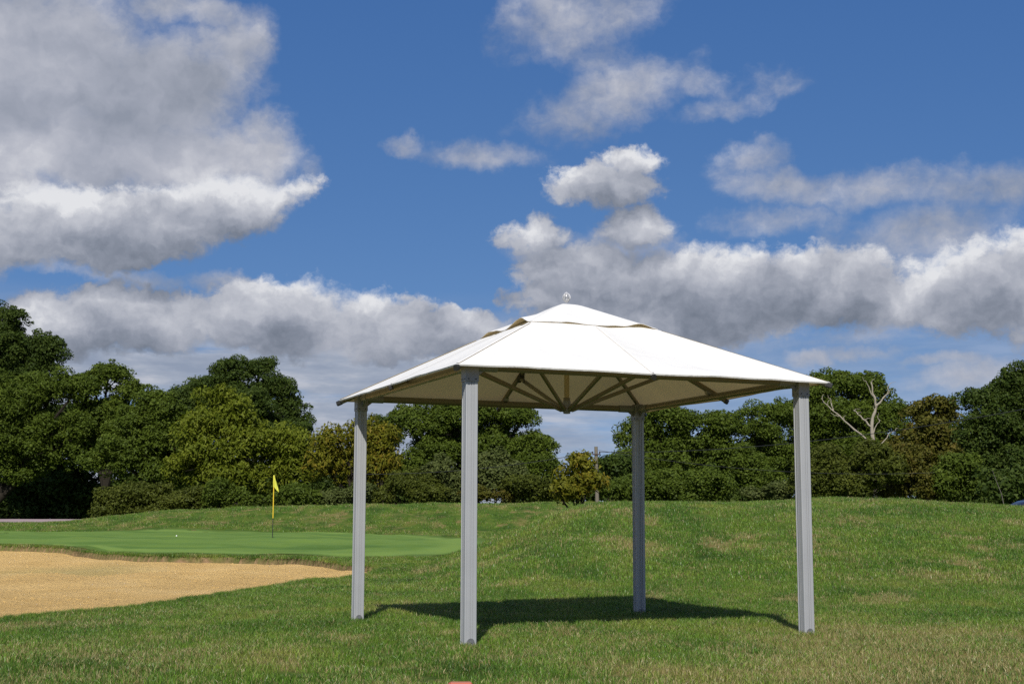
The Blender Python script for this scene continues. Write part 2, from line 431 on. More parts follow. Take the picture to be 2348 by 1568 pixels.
def axis(lo, hi, step, out_lo, out_hi, grow=1.17):
    mid = list(np.arange(lo, hi + 1e-6, step)); s = step; v = mid[-1]; hi_ = []
    while v < out_hi: s *= grow; v += s; hi_.append(v)
    s = step; v = mid[0]; lo_ = []
    while v > out_lo: s *= grow; v -= s; lo_.append(v)
    return np.array(lo_[::-1] + mid + hi_)

xs = axis(-18.0, 14.0, .115, -2500, 2500)
ys = np.concatenate([axis(7.0, 46.0, .125, -400, 47.0), np.arange(47.6, 130, .7)])
ys = ys[ys < 130]; v, s = 130.0, .8
far = []
while v < 4500: s *= 1.2; v += s; far.append(v)
ys = np.concatenate([np.unique(np.round(ys, 4)), far])
XX, YY = np.meshgrid(xs, ys)
ZZ, SD = ground_z(XX, YY)
nx, ny = len(xs), len(ys)
ii = (np.arange(ny - 1)[:, None] * nx + np.arange(nx - 1)[None, :]).ravel()
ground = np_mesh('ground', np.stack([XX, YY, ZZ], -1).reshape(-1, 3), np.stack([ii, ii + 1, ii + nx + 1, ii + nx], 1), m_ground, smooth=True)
at_ = ground.data.attributes.new('soil', 'FLOAT', 'POINT')
at_.data.foreach_set('value', np.clip((.05 - SD) / .08, 0, 1).astype(np.float32).ravel())
tag(ground, 'mown green lawn with dry straw patches rising to a bank', None, None, 'structure')

def ring_sheet(name, loop, centre, zfun, rings, m):
    c = np.array(centre, float); V = []; n = len(loop)
    ss = np.linspace(0, 1, rings + 1)[1:] ** .8
    for s in ss: V.append(c + s * (loop - c))
    V = np.concatenate([c[None]] + V, 0)
    Z = zfun(V[:, 0], V[:, 1])
    F = [(0, 1 + k, 1 + (k + 1) % n) for k in range(n)]
    for i in range(rings - 1):
        for k in range(n):
            a, b_ = 1 + i * n + k, 1 + i * n + (k + 1) % n
            F.append((a, a + n, b_ + n, b_))
    return mesh_obj(name, np.column_stack([V, Z]), F, m, smooth=True)

m_sand, t, b = mat('bunker_sand')
pos = t.n('ShaderNodeNewGeometry').outputs['Position']
n1 = t.noise(pos, .5, 4, .55).outputs['Fac']; n2 = t.noise(pos, 11, 6, .75).outputs['Fac']; n3 = t.noise(t.vm('MULTIPLY', pos, (1, .5, 1)), 4.5, 6, .7).outputs['Fac']
col = t.ramp(n1, [(.3, (.68, .445, .165)), (.55, (.77, .515, .20)), (.75, (.82, .57, .245))])
col = t.mix(t.m('MULTIPLY', t.step(n2, .54, .70), .7), col, (.40, .25, .10, 1))
col = t.mix(t.m('MULTIPLY', t.step(n3, .58, .75), .45), col, (.46, .30, .12, 1))
col = t.mix(t.m('MULTIPLY', t.step(t.vm('DISTANCE', t.vm('MULTIPLY', pos, (1, .5, 0)), (-10.6, 16.9, 0)), 2.6, .4), .55), col, (.44, .38, .15, 1))
t.put(b.inputs['Base Color'], col); b.inputs['Roughness'].default_value = .95; b.inputs['Specular IOR Level'].default_value = .1
bp = t.n('ShaderNodeBump'); bp.inputs['Strength'].default_value = 1.0; bp.inputs['Distance'].default_value = .22
t.put(bp.inputs['Height'], t.m('ADD', t.m('MULTIPLY', n3, .6), t.m('MULTIPLY', n2, .45))); t.put(b.inputs['Normal'], bp.outputs[0])
_ctr = BUNKER.mean(0); _d = BUNKER - _ctr
SAND_LOOP = BUNKER + _d / np.linalg.norm(_d, axis=1)[:, None] * -.06
def sand_z(x, y):
    sd = signed_dist(x, y, BUNKER)
    q = np.clip(-sd / 3.0, 0, 1)
    far_ = np.clip((y - 20) / 18, 0, 1)
    return base_z(x, y) - .06 - .10 * far_ - .06 * q * (2 - q) + .10 * (vnoise(x * 1.1, y * .7, 21) - .5) * q
sand = ring_sheet('bunker_sand', SAND_LOOP, (-11.5, 28.0), sand_z, 46, m_sand)
tag(sand, 'golden sand filling the golf bunker beside the green', None, None, 'structure')

crng = np.random.default_rng(11)
cu, cw = crng.uniform(-.46, -.05, 15000), crng.uniform(14.0 ** 2, 45.0 ** 2, 15000) ** .5
cx0, cy0 = cu * cw, cw
ok = signed_dist(cx0, cy0, BUNKER) < -.12
ok &= vnoise(cx0 * .8, cy0 * .5, 51) > crng.uniform(.1, .75, len(cx0))
cx0, cy0 = cx0[ok], cy0[ok]; cn = len(cx0); cr0 = .010 + .030 * crng.uniform(0, 1, cn) ** 2.2
octa = np.array([(1, 0, 0), (0, 1, 0), (-1, 0, 0), (0, -1, 0), (.1, .1, .75), (.45, -.6, .45), (-.5, .55, .4)])
CV = (octa[None] * crng.uniform(.6, 1.3, (cn, 7, 1)) * cr0[:, None, None] + np.stack([cx0, cy0, sand_z(cx0, cy0) - .004], 1)[:, None]).reshape(-1, 3)
CF = (np.array([(0, 1, 4), (1, 6, 4), (6, 2, 4), (2, 3, 4), (3, 5, 4), (5, 0, 4), (1, 2, 6), (3, 0, 5)])[None] + np.arange(cn)[:, None, None] * 7).reshape(-1, 3)
tag(np_mesh('sand_clods', CV, CF, m_sand), 'small clods of golden sand strewn over the bunker', 'sand', None, 'stuff')

# putting green: a close-mown sheet
m_green, t, b = mat('putting_green_turf')
pos = t.n('ShaderNodeNewGeometry').outputs['Position']
gn = t.noise(t.vm('MULTIPLY', pos, (.10, .55, 0)), 1.0, 4, .6).outputs['Fac']
fn = t.noise(t.vm('MULTIPLY', pos, (1, .35, 1)), 3.0, 5, .65).outputs['Fac']
col = t.ramp(gn, [(.33, (.066, .130, .016)), (.47, (.090, .165, .022)), (.56, (.124, .200, .030)), (.68, (.076, .148, .019))])
sy_ = t.n('ShaderNodeSeparateXYZ'); t.put(sy_.inputs[0], pos)
mow = t.m('SINE', t.m('ADD', t.m('MULTIPLY', sy_.outputs[1], .82), t.m('MULTIPLY', fn, 1.2)))
col = t.mix(t.m('MULTIPLY', t.step(mow, -.3, .3), .55), col, (.142, .225, .036, 1))
edge = t.n('ShaderNodeAttribute', attribute_name='edge').outputs['Fac']
col = t.mix(t.m('MULTIPLY', t.step(edge, .84, .90), t.m('SUBTRACT', 1.0, t.step(edge, .93, .95))), col, (.150, .232, .040, 1))
col = t.mix(t.step(t.m('ADD', edge, t.m('MULTIPLY_ADD', fn, .05, -.025)), .935, .985), col, (.078, .128, .015, 1))
col = t.mix(t.m('MULTIPLY', t.step(fn, .4, .7), .25), col, (.10, .20, .06, 1))
t.put(b.inputs['Base Color'], col); b.inputs['Roughness'].default_value = .85; b.inputs['Specular IOR Level'].default_value = .2
bp = t.n('ShaderNodeBump'); bp.inputs['Strength'].default_value = .3; bp.inputs['Distance'].default_value = .02
t.put(bp.inputs['Height'], t.noise(pos, 30, 4, .7).outputs['Fac']); t.put(b.inputs['Normal'], bp.outputs[0])
GREEN = smooth_loop([(-26, 50), (-18.5, 46.3), (-14.0, 43.2), (-11.2, 40.3), (-9.2, 38.9), (-7.2, 39.2), (-5.4, 38.0), (-3.8, 36.8), (-2.4, 37.6), (-1.2, 39.5), (-.4, 42), (-.4, 45.5), (-1.2, 50.5), (-3.2, 57), (-7, 66), (-13, 72), (-20, 73), (-27, 67), (-30, 58)])
green = ring_sheet('putting_green', GREEN, (-14.0, 53.0), lambda x, y: base_z(x, y) + .012, 60, m_green)
ea = green.data.attributes.new('edge', 'FLOAT', 'POINT')
_n = len(GREEN); ea.data.foreach_set('value', np.concatenate([[0], np.repeat(np.linspace(0, 1, 61)[1:] ** .8, _n)]).astype(np.float32))
tag(green, 'close-mown bright putting green behind the bunker', None, None, 'structure')

# road far left
m_road = plain('asphalt', (.30, .225, .225), .9, var=.1, scale=.6, bump=.3, bscale=30)
V, F = [], []
for i, x in enumerate(np.linspace(-110, -22, 60)):
    for y in (89.0, 91, 93.5, 96.0): V.append((x, y, float(base_z(x, y)) + .05))
F = [(i * 4 + j, (i + 1) * 4 + j, (i + 1) * 4 + j + 1, i * 4 + j + 1) for i in range(59) for j in range(3)]
tag(mesh_obj('road', V, F, m_road, smooth=True), 'grey tarmac lane at the foot of the left trees', None, None, 'structure')

# ------------------------------------------------------------------ grass blades
rng = np.random.default_rng(7)
m_blade, t, b = mat('grass_blade')
lg = t.n('ShaderNodeGroup'); lg.node_tree = LAWN
rnd = t.n('ShaderNodeNewGeometry').outputs['Random Per Island']
orn = t.n('ShaderNodeObjectInfo').outputs['Random']
mixr = t.m('FRACT', t.m('ADD', rnd, orn))
gcol = t.mix(mixr, t.vm('SCALE', lg.outputs[0], s=.45), t.vm('SCALE', lg.outputs[0], s=2.2))
scol_ = t.ramp(t.m('FRACT', t.m('MULTIPLY_ADD', mixr, 7.3, .1)), [(0, (.20, .160, .055)), (.5, (.34, .290, .115)), (1, (.48, .42, .20))])
isdry = t.m('LESS_THAN', t.m('FRACT', t.m('MULTIPLY_ADD', mixr, 3.7, .37)), t.m('MULTIPLY_ADD', lg.outputs[1], .56, .09))
bc = t.mix(isdry, gcol, scol_)
t.put(b.inputs['Base Color'], bc); b.inputs['Roughness'].default_value = .42; b.inputs['Specular IOR Level'].default_value = .5
tr = t.n('ShaderNodeBsdfTranslucent'); t.put(tr.inputs[0], bc)
ms = t.n('ShaderNodeMixShader'); ms.inputs[0].default_value = .3
t.put(ms.inputs[1], b.outputs[0]); t.put(ms.inputs[2], tr.outputs[0])
t.put(m_blade.node_tree.nodes['Material Output'].inputs[0], ms.outputs[0])

def tuft_mesh(name, n, rad, hgt, wid, lean):
    V, F = [], []
    for _ in range(n):
        a = rng.uniform(0, 2 * math.pi); r = rad * math.sqrt(rng.uniform())
        x, y = r * math.cos(a), r * math.sin(a)
        h = hgt * rng.uniform(.45, 1.15); w = wid * rng.uniform(.6, 1.2)
        da = rng.uniform(0, 2 * math.pi); ln = lean * rng.uniform(.1, 1.2) * h
        dx, dy = math.cos(da) * ln, math.sin(da) * ln
        fa = rng.uniform(0, math.pi); wx, wy = math.cos(fa) * w / 2, math.sin(fa) * w / 2
        k = len(V)
        V += [(x - wx, y - wy, -.01), (x + wx, y + wy, -.01), (x + dx * .35 + wx * .8, y + dy * .35 + wy * .8, h * .6), (x + dx * .35 - wx * .8, y + dy * .35 - wy * .8, h * .6), (x + dx, y + dy, h)]
        F += [(k, k + 1, k + 2, k + 3), (k + 3, k + 2, k + 4)]
    me = bpy.data.meshes.new(name); me.from_pydata(V, [], F); me.materials.append(m_blade); me.update()
    return bpy.data.objects.new(name, me)

tufts = bpy.data.collections.new('grass_tufts')
for k in range(6): tufts.objects.link(tuft_mesh('grass_tuft', 78, .12, .041, .0044, .8))       # close-mown lawn
for k in range(3): tufts.objects.link(tuft_mesh('grass_tuft', 56, .16, .050, .0078, .8))        # lawn farther off
for k in range(2): tufts.objects.link(tuft_mesh('grass_tuft', 26, .07, .085, .005, .7))        # longer tufts
for k in range(2): tufts.objects.link(tuft_mesh('grass_tuft', 7, .06, .12, .0035, .9))          # stray stalks
for i, o in enumerate(sorted(tufts.objects, key=lambda o: o.name)): o.name = 'grass_tuft_%02d' % i

def scatter(ylo, yhi, per_m2, idx_lo, idx_hi, s_lo, s_hi, alo=-.42, ahi=.42, keep=None):
    n = int(per_m2 * (ahi - alo) * (yhi ** 2 - ylo ** 2) / 2)
    y = np.sqrt(rng.uniform(ylo ** 2, yhi ** 2, n)); x = rng.uniform(alo, ahi, n) * y
    z, sd = ground_z(x, y)
    ok = (sd > .02) & ~((np.abs(x + .268) < .12) & (y > 6.9) & (y < 7.62))
    ok &= signed_dist(x, y, GREEN) > .3
    if keep is not None: ok &= keep(x, y, sd)
    x, y, z = x[ok], y[ok], z[ok]; m = len(x)
    return np.column_stack([x, y, z]), rng.uniform(s_lo, s_hi, m), rng.uniform(0, 6.283, m), rng.integers(idx_lo, idx_hi, m)

is_right = lambda x, y, sd: (x / y > -.12 - .0)
sets = [scatter(7.0, 13.5, 85, 0, 6, .6, 1.25), scatter(13.5, 20, 66, 0, 6, .7, 1.35), scatter(20, 28, 42, 6, 9, .7, 1.25), scatter(28, 39, 32, 6, 9, .8, 1.35),
        scatter(39, 62, 7, 6, 9, 1.0, 1.8, -.45, .12), scatter(62, 90, 4, 6, 9, 1.3, 2.4, -.45, .12),
        scatter(7.0, 20, 1.6, 9, 11, .5, .95, keep=lambda x, y, sd: vnoise(x * .9, y * .7, 31) > .52), scatter(17, 38, 5.0, 9, 11, .6, 1.3, -.1, .42, keep=lambda x, y, sd: vnoise(x * .6, y * .45, 33) > .5),
        scatter(7.0, 22, 1.5, 11, 13, .5, 1.0)]
# longer fringe round the bunker
bl = np.concatenate([BUNKER + s * (np.roll(BUNKER, -1, 0) - BUNKER) for s in np.linspace(0, 1, 26)])
bl = bl[(bl[:, 1] < 46) & (bl[:, 0] / bl[:, 1] > -.45)]
nrm = bl - np.array([-11.5, 28.0]); nrm /= np.linalg.norm(nrm, axis=1)[:, None]
bl = bl + nrm * rng.uniform(.03, .22, (len(bl), 1))
bz = ground_z(bl[:, 0], bl[:, 1])[0]
sets.append((np.column_stack([bl, bz]), rng.uniform(.4, .8, len(bl)) * np.where(bl[:, 1] > 29, 1.25, 1.0), rng.uniform(0, 6.28, len(bl)), rng.integers(9, 11, len(bl))))
PT = np.concatenate([s[0] for s in sets]); SC = np.concatenate([s[1] for s in sets]); RO = np.concatenate([s[2] for s in sets]); IX = np.concatenate([s[3] for s in sets])
me = bpy.data.meshes.new('lawn_grass'); me.vertices.add(len(PT)); me.vertices.foreach_set('co', PT.astype(np.float32).ravel())
for nm, ty, arr in (('scl', 'FLOAT', SC), ('rot', 'FLOAT', RO), ('pick', 'INT', IX)):
    me.attributes.new(nm, ty, 'POINT').data.foreach_set('value', arr.astype(np.int32 if ty == 'INT' else np.float32))
me.materials.append(m_blade)
lawn = link(bpy.data.objects.new('lawn_grass', me))
tag(lawn, 'short green and straw-coloured grass blades of the lawn', 'grass', None, 'stuff')
ng = bpy.data.node_groups.new('grow_grass', 'GeometryNodeTree')
ng.interface.new_socket('Geometry', in_out='INPUT', socket_type='NodeSocketGeometry')
ng.interface.new_socket('Geometry', in_out='OUTPUT', socket_type='NodeSocketGeometry')
g = NT(ng)
gi, go = g.n('NodeGroupInput'), g.n('NodeGroupOutput')
ci = g.n('GeometryNodeCollectionInfo'); ci.inputs[0].default_value = tufts; ci.inputs['Separate Children'].default_value = True; ci.inputs['Reset Children'].default_value = True
def named(nm, ty):
    nd = g.n('GeometryNodeInputNamedAttribute', data_type=ty); nd.inputs[0].default_value = nm; return nd.outputs[0]
iop = g.n('GeometryNodeInstanceOnPoints'); iop.inputs['Pick Instance'].default_value = True
cx_ = g.n('ShaderNodeCombineXYZ'); g.put(cx_.inputs[2], named('rot', 'FLOAT'))
g.put(iop.inputs['Points'], gi.outputs[0]); g.put(iop.inputs['Instance'], ci.outputs[0]); g.put(iop.inputs['Instance Index'], named('pick', 'INT'))
g.put(iop.inputs['Rotation'], cx_.outputs[0]); g.put(iop.inputs['Scale'], named('scl', 'FLOAT'))
g.put(go.inputs[0], iop.outputs[0])
lawn.modifiers.new('grow', 'NODES').node_group = ng

# ------------------------------------------------------------------ gazebo
GX, GY, GYAW = 0.532, 13.435, 0.3882
m_post = plain('silver_aluminium', (.36, .37, .385), .5, .2, var=.10, scale=2.2, spec=.45)
m_head = plain('grey_cast_aluminium', (.25, .255, .265), .5, .3, var=.06, scale=20)
m_frame = plain('champagne_aluminium', (.20, .18, .13), .42, .25, var=.05, scale=10)
m_dark = plain('black_plastic', (.025, .024, .022), .5, var=.2)
m_steel = plain('polished_steel', (.58, .58, .59), .4, .4, var=.05)
m_mast = plain('varnished_mast', (.42, .34, .20), .4, .1, var=.12, scale=12)
m_bolt = plain('zinc_disc', (.22, .225, .235), .45, .6, var=.1, scale=40)
m_canvas, t, b = mat('cream_canvas')
pos = t.n('ShaderNodeTexCoord').outputs['Object']
n1 = t.noise(pos, 2.0, 5, .6).outputs['Fac']
cv = t.mix(n1, (.72, .715, .695, 1), (.80, .795, .775, 1))
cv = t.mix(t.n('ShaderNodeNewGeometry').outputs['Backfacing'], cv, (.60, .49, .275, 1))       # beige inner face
t.put(b.inputs['Base Color'], cv); b.inputs['Roughness'].default_value = .85; b.inputs['Specular IOR Level'].default_value = .15
wr = t.noise(t.vm('MULTIPLY', pos, (1, 1, 1)), 2.2, 5, .62, dist=1.2).outputs['Fac']
bp = t.n('ShaderNodeBump'); bp.inputs['Strength'].default_value = .4; bp.inputs['Distance'].default_value = .05
t.put(bp.inputs['Height'], wr); t.put(b.inputs['Normal'], bp.outputs[0])
tr = t.n('ShaderNodeBsdfTranslucent'); tr.inputs[0].default_value = (.80, .62, .33, 1)
ms = t.n('ShaderNodeMixShader'); ms.inputs[0].default_value = .13
t.put(ms.inputs[1], b.outputs[0]); t.put(ms.inputs[2], tr.outputs[0])
t.put(m_canvas.node_tree.nodes['Material Output'].inputs[0], ms.outputs[0])

gz = thing('gazebo', 'white canvas gazebo with four grey metal posts standing on the lawn', 'gazebo', (GX, GY, 0), GYAW)
HS = 1.6                                  # half spacing of the posts
def roof(q): return 3.125 - .494 * q       # roof height over the half-size q
CORN = [(-1, -1), (1, -1), (1, 1), (-1, 1)]

def post_profile(w=.104):
    h = w / 2; e = .006; out = []
    side = [(-h + e, -h), (-h + .012, -h), (-h + .014, -h + .005), (-.018, -h + .005), (-.016, -h + .001), (-.008, -h + .001), (-.007, -h + .007), (-.001, -h + .007), (0, -h + .001), (.012, -h + .001), (.013, -h + .006), (.018, -h + .006), (.019, -h), (h - e, -h), (h - .002, -h + .002)]
    for k in range(4):
        c, s = math.cos(k * math.pi / 2), math.sin(k * math.pi / 2)
        out += [(x * c - y * s, x * s + y * c) for x, y in side]
    return out
PROF = post_profile()
def extrude(prof, z0, z1):
    n = len(prof); m = MB()
    vs = [(x, y, z0) for x, y in prof] + [(x, y, z1) for x, y in prof]
    return m.add(vs, [(i, (i + 1) % n, n + (i + 1) % n, n + i) for i in range(n)] + [tuple(range(n))[::-1], tuple(range(n, 2 * n))])
post0 = extrude(PROF, -.05, 2.2).build('post', m_post)
post_me = post0.data
head_mb = MB().box((0, 0, 2.208), (.114, .114, .176))
head_mb.box((0, 0, 2.301), (.09, .09, .010))
head0 = head_mb.build('post_head', m_head, bevel=.004); head_me = head0.data
disc_mb = MB()
disc_mb.bar((0, -.052, .034), (0, -.060, .034), circ(.031, 20)); disc_mb.bar((0, -.060, .034), (0, -.066, .034), circ(.009, 8))
disc0 = disc_mb.build('foot_disc', m_bolt); disc_me = disc0.data
hb0 = MB().bar((0, 0, 0), (0, -.0045, 0), circ(.0055, 8)).build('head_bolt', m_dark); hb_me = hb0.data
for o in (post0, head0, disc0, hb0): bpy.data.objects.remove(o)
for (i, j) in CORN:
    p = link(bpy.data.objects.new('post', post_me), gz); p.location = (i * HS, j * HS, 0)
    for nm, mm in (('post_head', head_me), ('foot_disc', disc_me)): link(bpy.data.objects.new(nm, mm), p)
    for (hx, hy, ha) in ((-.032, -.057, 0), (.03, -.057, 0), (-.057, .032, -math.pi / 2), (-.057, -.03, -math.pi / 2)):
        hb = link(bpy.data.objects.new('head_bolt', hb_me), p); hb.location = (hx, hy, 2.142); hb.rotation_euler = (0, 0, ha)
BZ = 2.250
for k in range(4):
    a, b_ = Vector((*CORN[k], 0)) * HS, Vector((*CORN[(k + 1) % 4], 0)) * HS
    a.z = b_.z = BZ; d = (b_ - a).normalized()
    oval = [(x * .028, y * .034) for x, y in circ(1, 16)]
    bm_ = MB().bar(a + d * .056, b_ - d * .056, oval).build('beam', m_frame, gz, smooth=True)
    sl = [(x * .033, y * .040) for x, y in circ(1, 16)]
    for (s0, s1) in ((a + d * .057, a + d * .235), (b_ - d * .057, b_ - d * .235)):
        MB().bar(s0, s1, sl).build('beam_sleeve', m_head, bm_, smooth=True)
    for (o, e) in ((a, d), (b_, -d)):          # small gusset below each sleeve
        q = o + e * .057; n = Vector((-e.y, e.x, 0)) * .006
        pts = [q + Vector((0, 0, -.036)), q + e * .06 + Vector((0, 0, -.039)), q + Vector((0, 0, -.085))]
        MB().add([p + s * n for s in (-1, 1) for p in pts], [(0, 1, 2), (5, 4, 3), (0, 3, 4, 1), (1, 4, 5, 2), (2, 5, 3, 0)]).build('gusset', m_head, bm_)

DIRS = [(-1, -1), (0, -1), (1, -1), (1, 0), (1, 1), (0, 1), (-1, 1), (-1, 0)]
def on_roof(d, q, drop): return Vector((d[0] * q, d[1] * q, roof(q) - drop))
rect = lambda w, h: [(-w, -h), (w, -h), (w, h), (-w, h)]
oct_ = lambda w, h: [(-w, -h * .6), (-w * .6, -h), (w * .6, -h), (w, -h * .6), (w, h * .6), (w * .6, h), (-w * .6, h), (-w, h * .6)]
for d in DIRS:
    rb = MB().bar(on_roof(d, .05, .036), on_roof(d, 1.765, .030), oct_(.015, .021)).build('rib', m_frame, gz)
    MB().bar(on_roof(d, 1.765, .030), on_roof(d, 1.80, .030), oct_(.019, .024)).build('end_cap', m_dark, rb)
    MB().bar(on_roof(d, 1.772, .004), on_roof(d, 1.772, -.004), circ(.009, 10), up=(1, 0, 0)).build('eyelet', m_bolt, rb)
    q = 1.17 if 0 in d else .88
    L = math.hypot(*d); e = Vector((d[0] / L, d[1] / L, 0))
    st = MB().bar(e * .055 + Vector((0, 0, 2.066)), on_roof(d, q, .062), oct_(.0155, .0185)).build('strut', m_frame, gz)
    c = on_roof(d, q, .05); dn = (on_roof(d, 1.5, 0) - on_roof(d, 1.0, 0)).normalized()
    MB().bar(c - dn * .05, c + dn * .05, oct_(.024, .034)).build('clamp', m_dark if 0 in d else m_frame, st)
    if 0 in d:                                  # bracket from the middle of each beam up to its rib
        f = Vector((d[0] * HS, d[1] * HS, 0)); s = Vector((-d[1], d[0], 0)) * .022
        pts = [f + e * -.05 + Vector((0, 0, BZ + .03)), f + e * .03 + Vector((0, 0, BZ + .03)), f + Vector((0, 0, roof(HS) - .045)), f - e * .06 + Vector((0, 0, roof(HS + -.06) - .045))]
        MB().add([p + k * s for k in (-1, 1) for p in pts], [(0, 1, 2, 3), (7, 6, 5, 4), (0, 4, 5, 1), (1, 5, 6, 2), (2, 6, 7, 3), (3, 7, 4, 0)]).build('rib_bracket', m_head, gz)
hub = MB().lathe([(.020, 2.030), (.036, 2.032), (.036, 2.05), (.060, 2.052), (.062, 2.080), (.040, 2.084), (.038, 2.150), (.034, 2.152)], n=8).build('hub', m_head, gz)
MB().lathe([(.031, 2.150), (.033, 2.152), (.033, 2.185), (.028, 2.187)], n=12).build('hub_collar', m_frame, hub)
MB().lathe([(.0265, 2.16), (.0265, 3.06)], n=8).build('mast', m_mast, gz)
MB().tube([(-.02, 1.0, 2.58), (-.03, 1.0, 2.50), (-.03, 1.0, 2.42)], .006, 5).build('pull_strap', m_dark, gz)

# canvas: four faces between eight ribs, drawn tight, sagging a little between the ribs
def canvas_sheet(q0, q1, nq, ns, lift, sag, scallop, seed, billow=0.0, hem=.0):
    V, F = [], []
    for f in range(4):
        c, s = math.cos(f * math.pi / 2), math.sin(f * math.pi / 2); b0 = len(V)
        for iq in range(nq + 1):
            tq = iq / nq
            for is_ in range(ns + 1):
                ts = -1 + 2 * is_ / ns
                w = math.sin(math.pi * ts) ** 2
                q = q0 + (q1 - q0) * tq
                q -= scallop * w * tq ** 3
                z = roof(q)
                if q < .13: z = roof(.13) + .036 * (1 - (q / .13) ** 2) * .9    # rounded crown
                z += lift - sag * w * math.sin(math.pi * min(1, tq * .92 + .08)) * q / q1
                wob = (vnoise(np.array(ts * 7.0 + f * 13), np.array(q * 3.1), seed) - .5)
                rip = math.sin((ts * 9 + q * 5 + f) * 2.2) * (1 - abs(ts)) * .5
                z += (.016 * wob + .005 * rip) * w * min(1, q)
                if hem > .01 and f == 0 and 0 < ts < .55: z -= .030 * math.sin(math.pi * ts / .55) * math.sin(math.pi * min(1, tq * 1.15)) ** .7   # slack panel beside the middle seam
                if hem > .01 and f == 3: z -= .012 * math.sin(math.pi * abs(ts)) * math.sin(math.pi * tq)
                if billow:
                    amp = {(0, 0): .007, (0, 1): .005, (3, 1): .062, (3, 0): .026, (1, 0): .03, (1, 1): .02}.get((f, int(ts > 0)), .025)
                    z += billow * amp * max(0, tq - .5) / .5 * w
                    if f == 0 and ts > .5: z += .035 * max(0, tq - .6) / .4 * math.sin(math.pi * (ts - .5) / .5) ** 2
                    if f == 3 and ts < -.5: z += .02 * max(0, tq - .6) / .4 * math.sin(math.pi * (ts + 1) / .5) ** 2
                x, y = ts * q, -q
                V.append((x * c - y * s, x * s + y * c, z))
        for iq in range(nq):
            for is_ in range(ns):
                a = b0 + iq * (ns + 1) + is_
                F.append((a, a + ns + 1, a + ns + 2, a + 1))
        if hem:
            last = b0 + nq * (ns + 1); b1 = len(V)
            for is_ in range(ns + 1): x, y, z = V[last + is_]; V.append((x * .997, y * .997, z - hem))
            for is_ in range(ns): F.append((last + is_, b1 + is_, b1 + is_ + 1, last + is_ + 1))
    return V, F
V, F = canvas_sheet(.50, 1.79, 40, 64, .0, .032, .025, 2, hem=.012)
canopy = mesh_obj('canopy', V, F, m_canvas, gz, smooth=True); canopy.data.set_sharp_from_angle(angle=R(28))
V, F = canvas_sheet(.0, .655, 24, 64, .008, -.004, .02, 8, billow=1.0, hem=.003)
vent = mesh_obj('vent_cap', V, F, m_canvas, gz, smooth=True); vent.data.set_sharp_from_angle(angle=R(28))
for d in DIRS:                                 # sewn strips over the ribs
    sd_ = Vector((-d[1], d[0], 0)).normalized() * .014
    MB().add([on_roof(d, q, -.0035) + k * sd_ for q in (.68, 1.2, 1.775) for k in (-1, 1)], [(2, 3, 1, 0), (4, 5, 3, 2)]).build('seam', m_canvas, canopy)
fin = MB().lathe([(.012, 3.125), (.014, 3.128), (.011, 3.135), (.006, 3.14)], n=10).build('finial', m_steel, gz, smooth=True)
mbw = MB()
for k in range(12):
    a = k * math.pi / 6
    mbw.tube([(.033 * math.sin(math.pi * s) ** .8 * math.cos(a) + .004 * math.cos(a), .033 * math.sin(math.pi * s) ** .8 * math.sin(a) + .004 * math.sin(a), 3.120 + .098 * s) for s in np.linspace(0.02, .98, 9)], .0046, 5)
mbw.lathe([(.004, 3.216), (.008, 3.219), (.004, 3.224)], n=8)
mbw.build('wire_cage', m_steel, fin, smooth=True)

# ------------------------------------------------------------------ small things on the course
m_yel = plain('yellow_fibreglass', (.75, .50, .03), .4, var=.06)
m_blk = plain('black_fibreglass', (.02, .022, .02), .45, var=.1)
m_flag, t, b = mat('yellow_flag_cloth')
b.inputs['Roughness'].default_value = .8
n = t.noise(t.n('ShaderNodeTexCoord').outputs['Object'], 5, 3, .5).outputs['Fac']
fc = t.mix(n, (.80, .76, .07, 1), (.86, .84, .14, 1)); t.put(b.inputs['Base Color'], fc)
tr = t.n('ShaderNodeBsdfTranslucent'); t.put(tr.inputs[0], fc); ms = t.n('ShaderNodeMixShader'); ms.inputs[0].default_value = .35
t.put(ms.inputs[1], b.outputs[0]); t.put(ms.inputs[2], tr.outputs[0]); t.put(m_flag.node_tree.nodes['Material Output'].inputs[0], ms.outputs[0])
FX, FY = -8.32, 48.9; FZ = float(base_z(FX, FY)) + .03
fs = thing('flagstick', 'yellow and black golf flagstick with limp yellow flag on the green', 'flagstick', (FX, FY, FZ))
MB().tube([(0, 0, -.1), (0, 0, .66)], .014, 10).build('lower_pole', m_blk, fs, smooth=True)
MB().tube([(0, 0, .66), (0, 0, 2.14)], [.017, .017], 10).build('upper_pole', m_yel, fs, smooth=True)
V, F = [], []
for i in range(13):
    s = i / 12
    for j in range(9):
        h = j / 8
        top = 2.13 - .53 * s ** .9; bot = 1.73 - .17 * s - .02 * math.sin(3 * s)
        V.append((.022 + .165 * s, -.05 * math.sin(s * 7 + h) * s - .03 * s, top + (bot - top) * h))
F = [(i * 9 + j, i * 9 + j + 1, (i + 1) * 9 + j + 1, (i + 1) * 9 + j) for i in range(12) for j in range(8)]
mesh_obj('flag', V, F, m_flag, fs, smooth=True)
MB().lathe([(.024, 1.74), (.026, 1.75), (.026, 2.13), (.02, 2.15)], n=10).build('flag_sleeve', m_flag, fs, smooth=True)

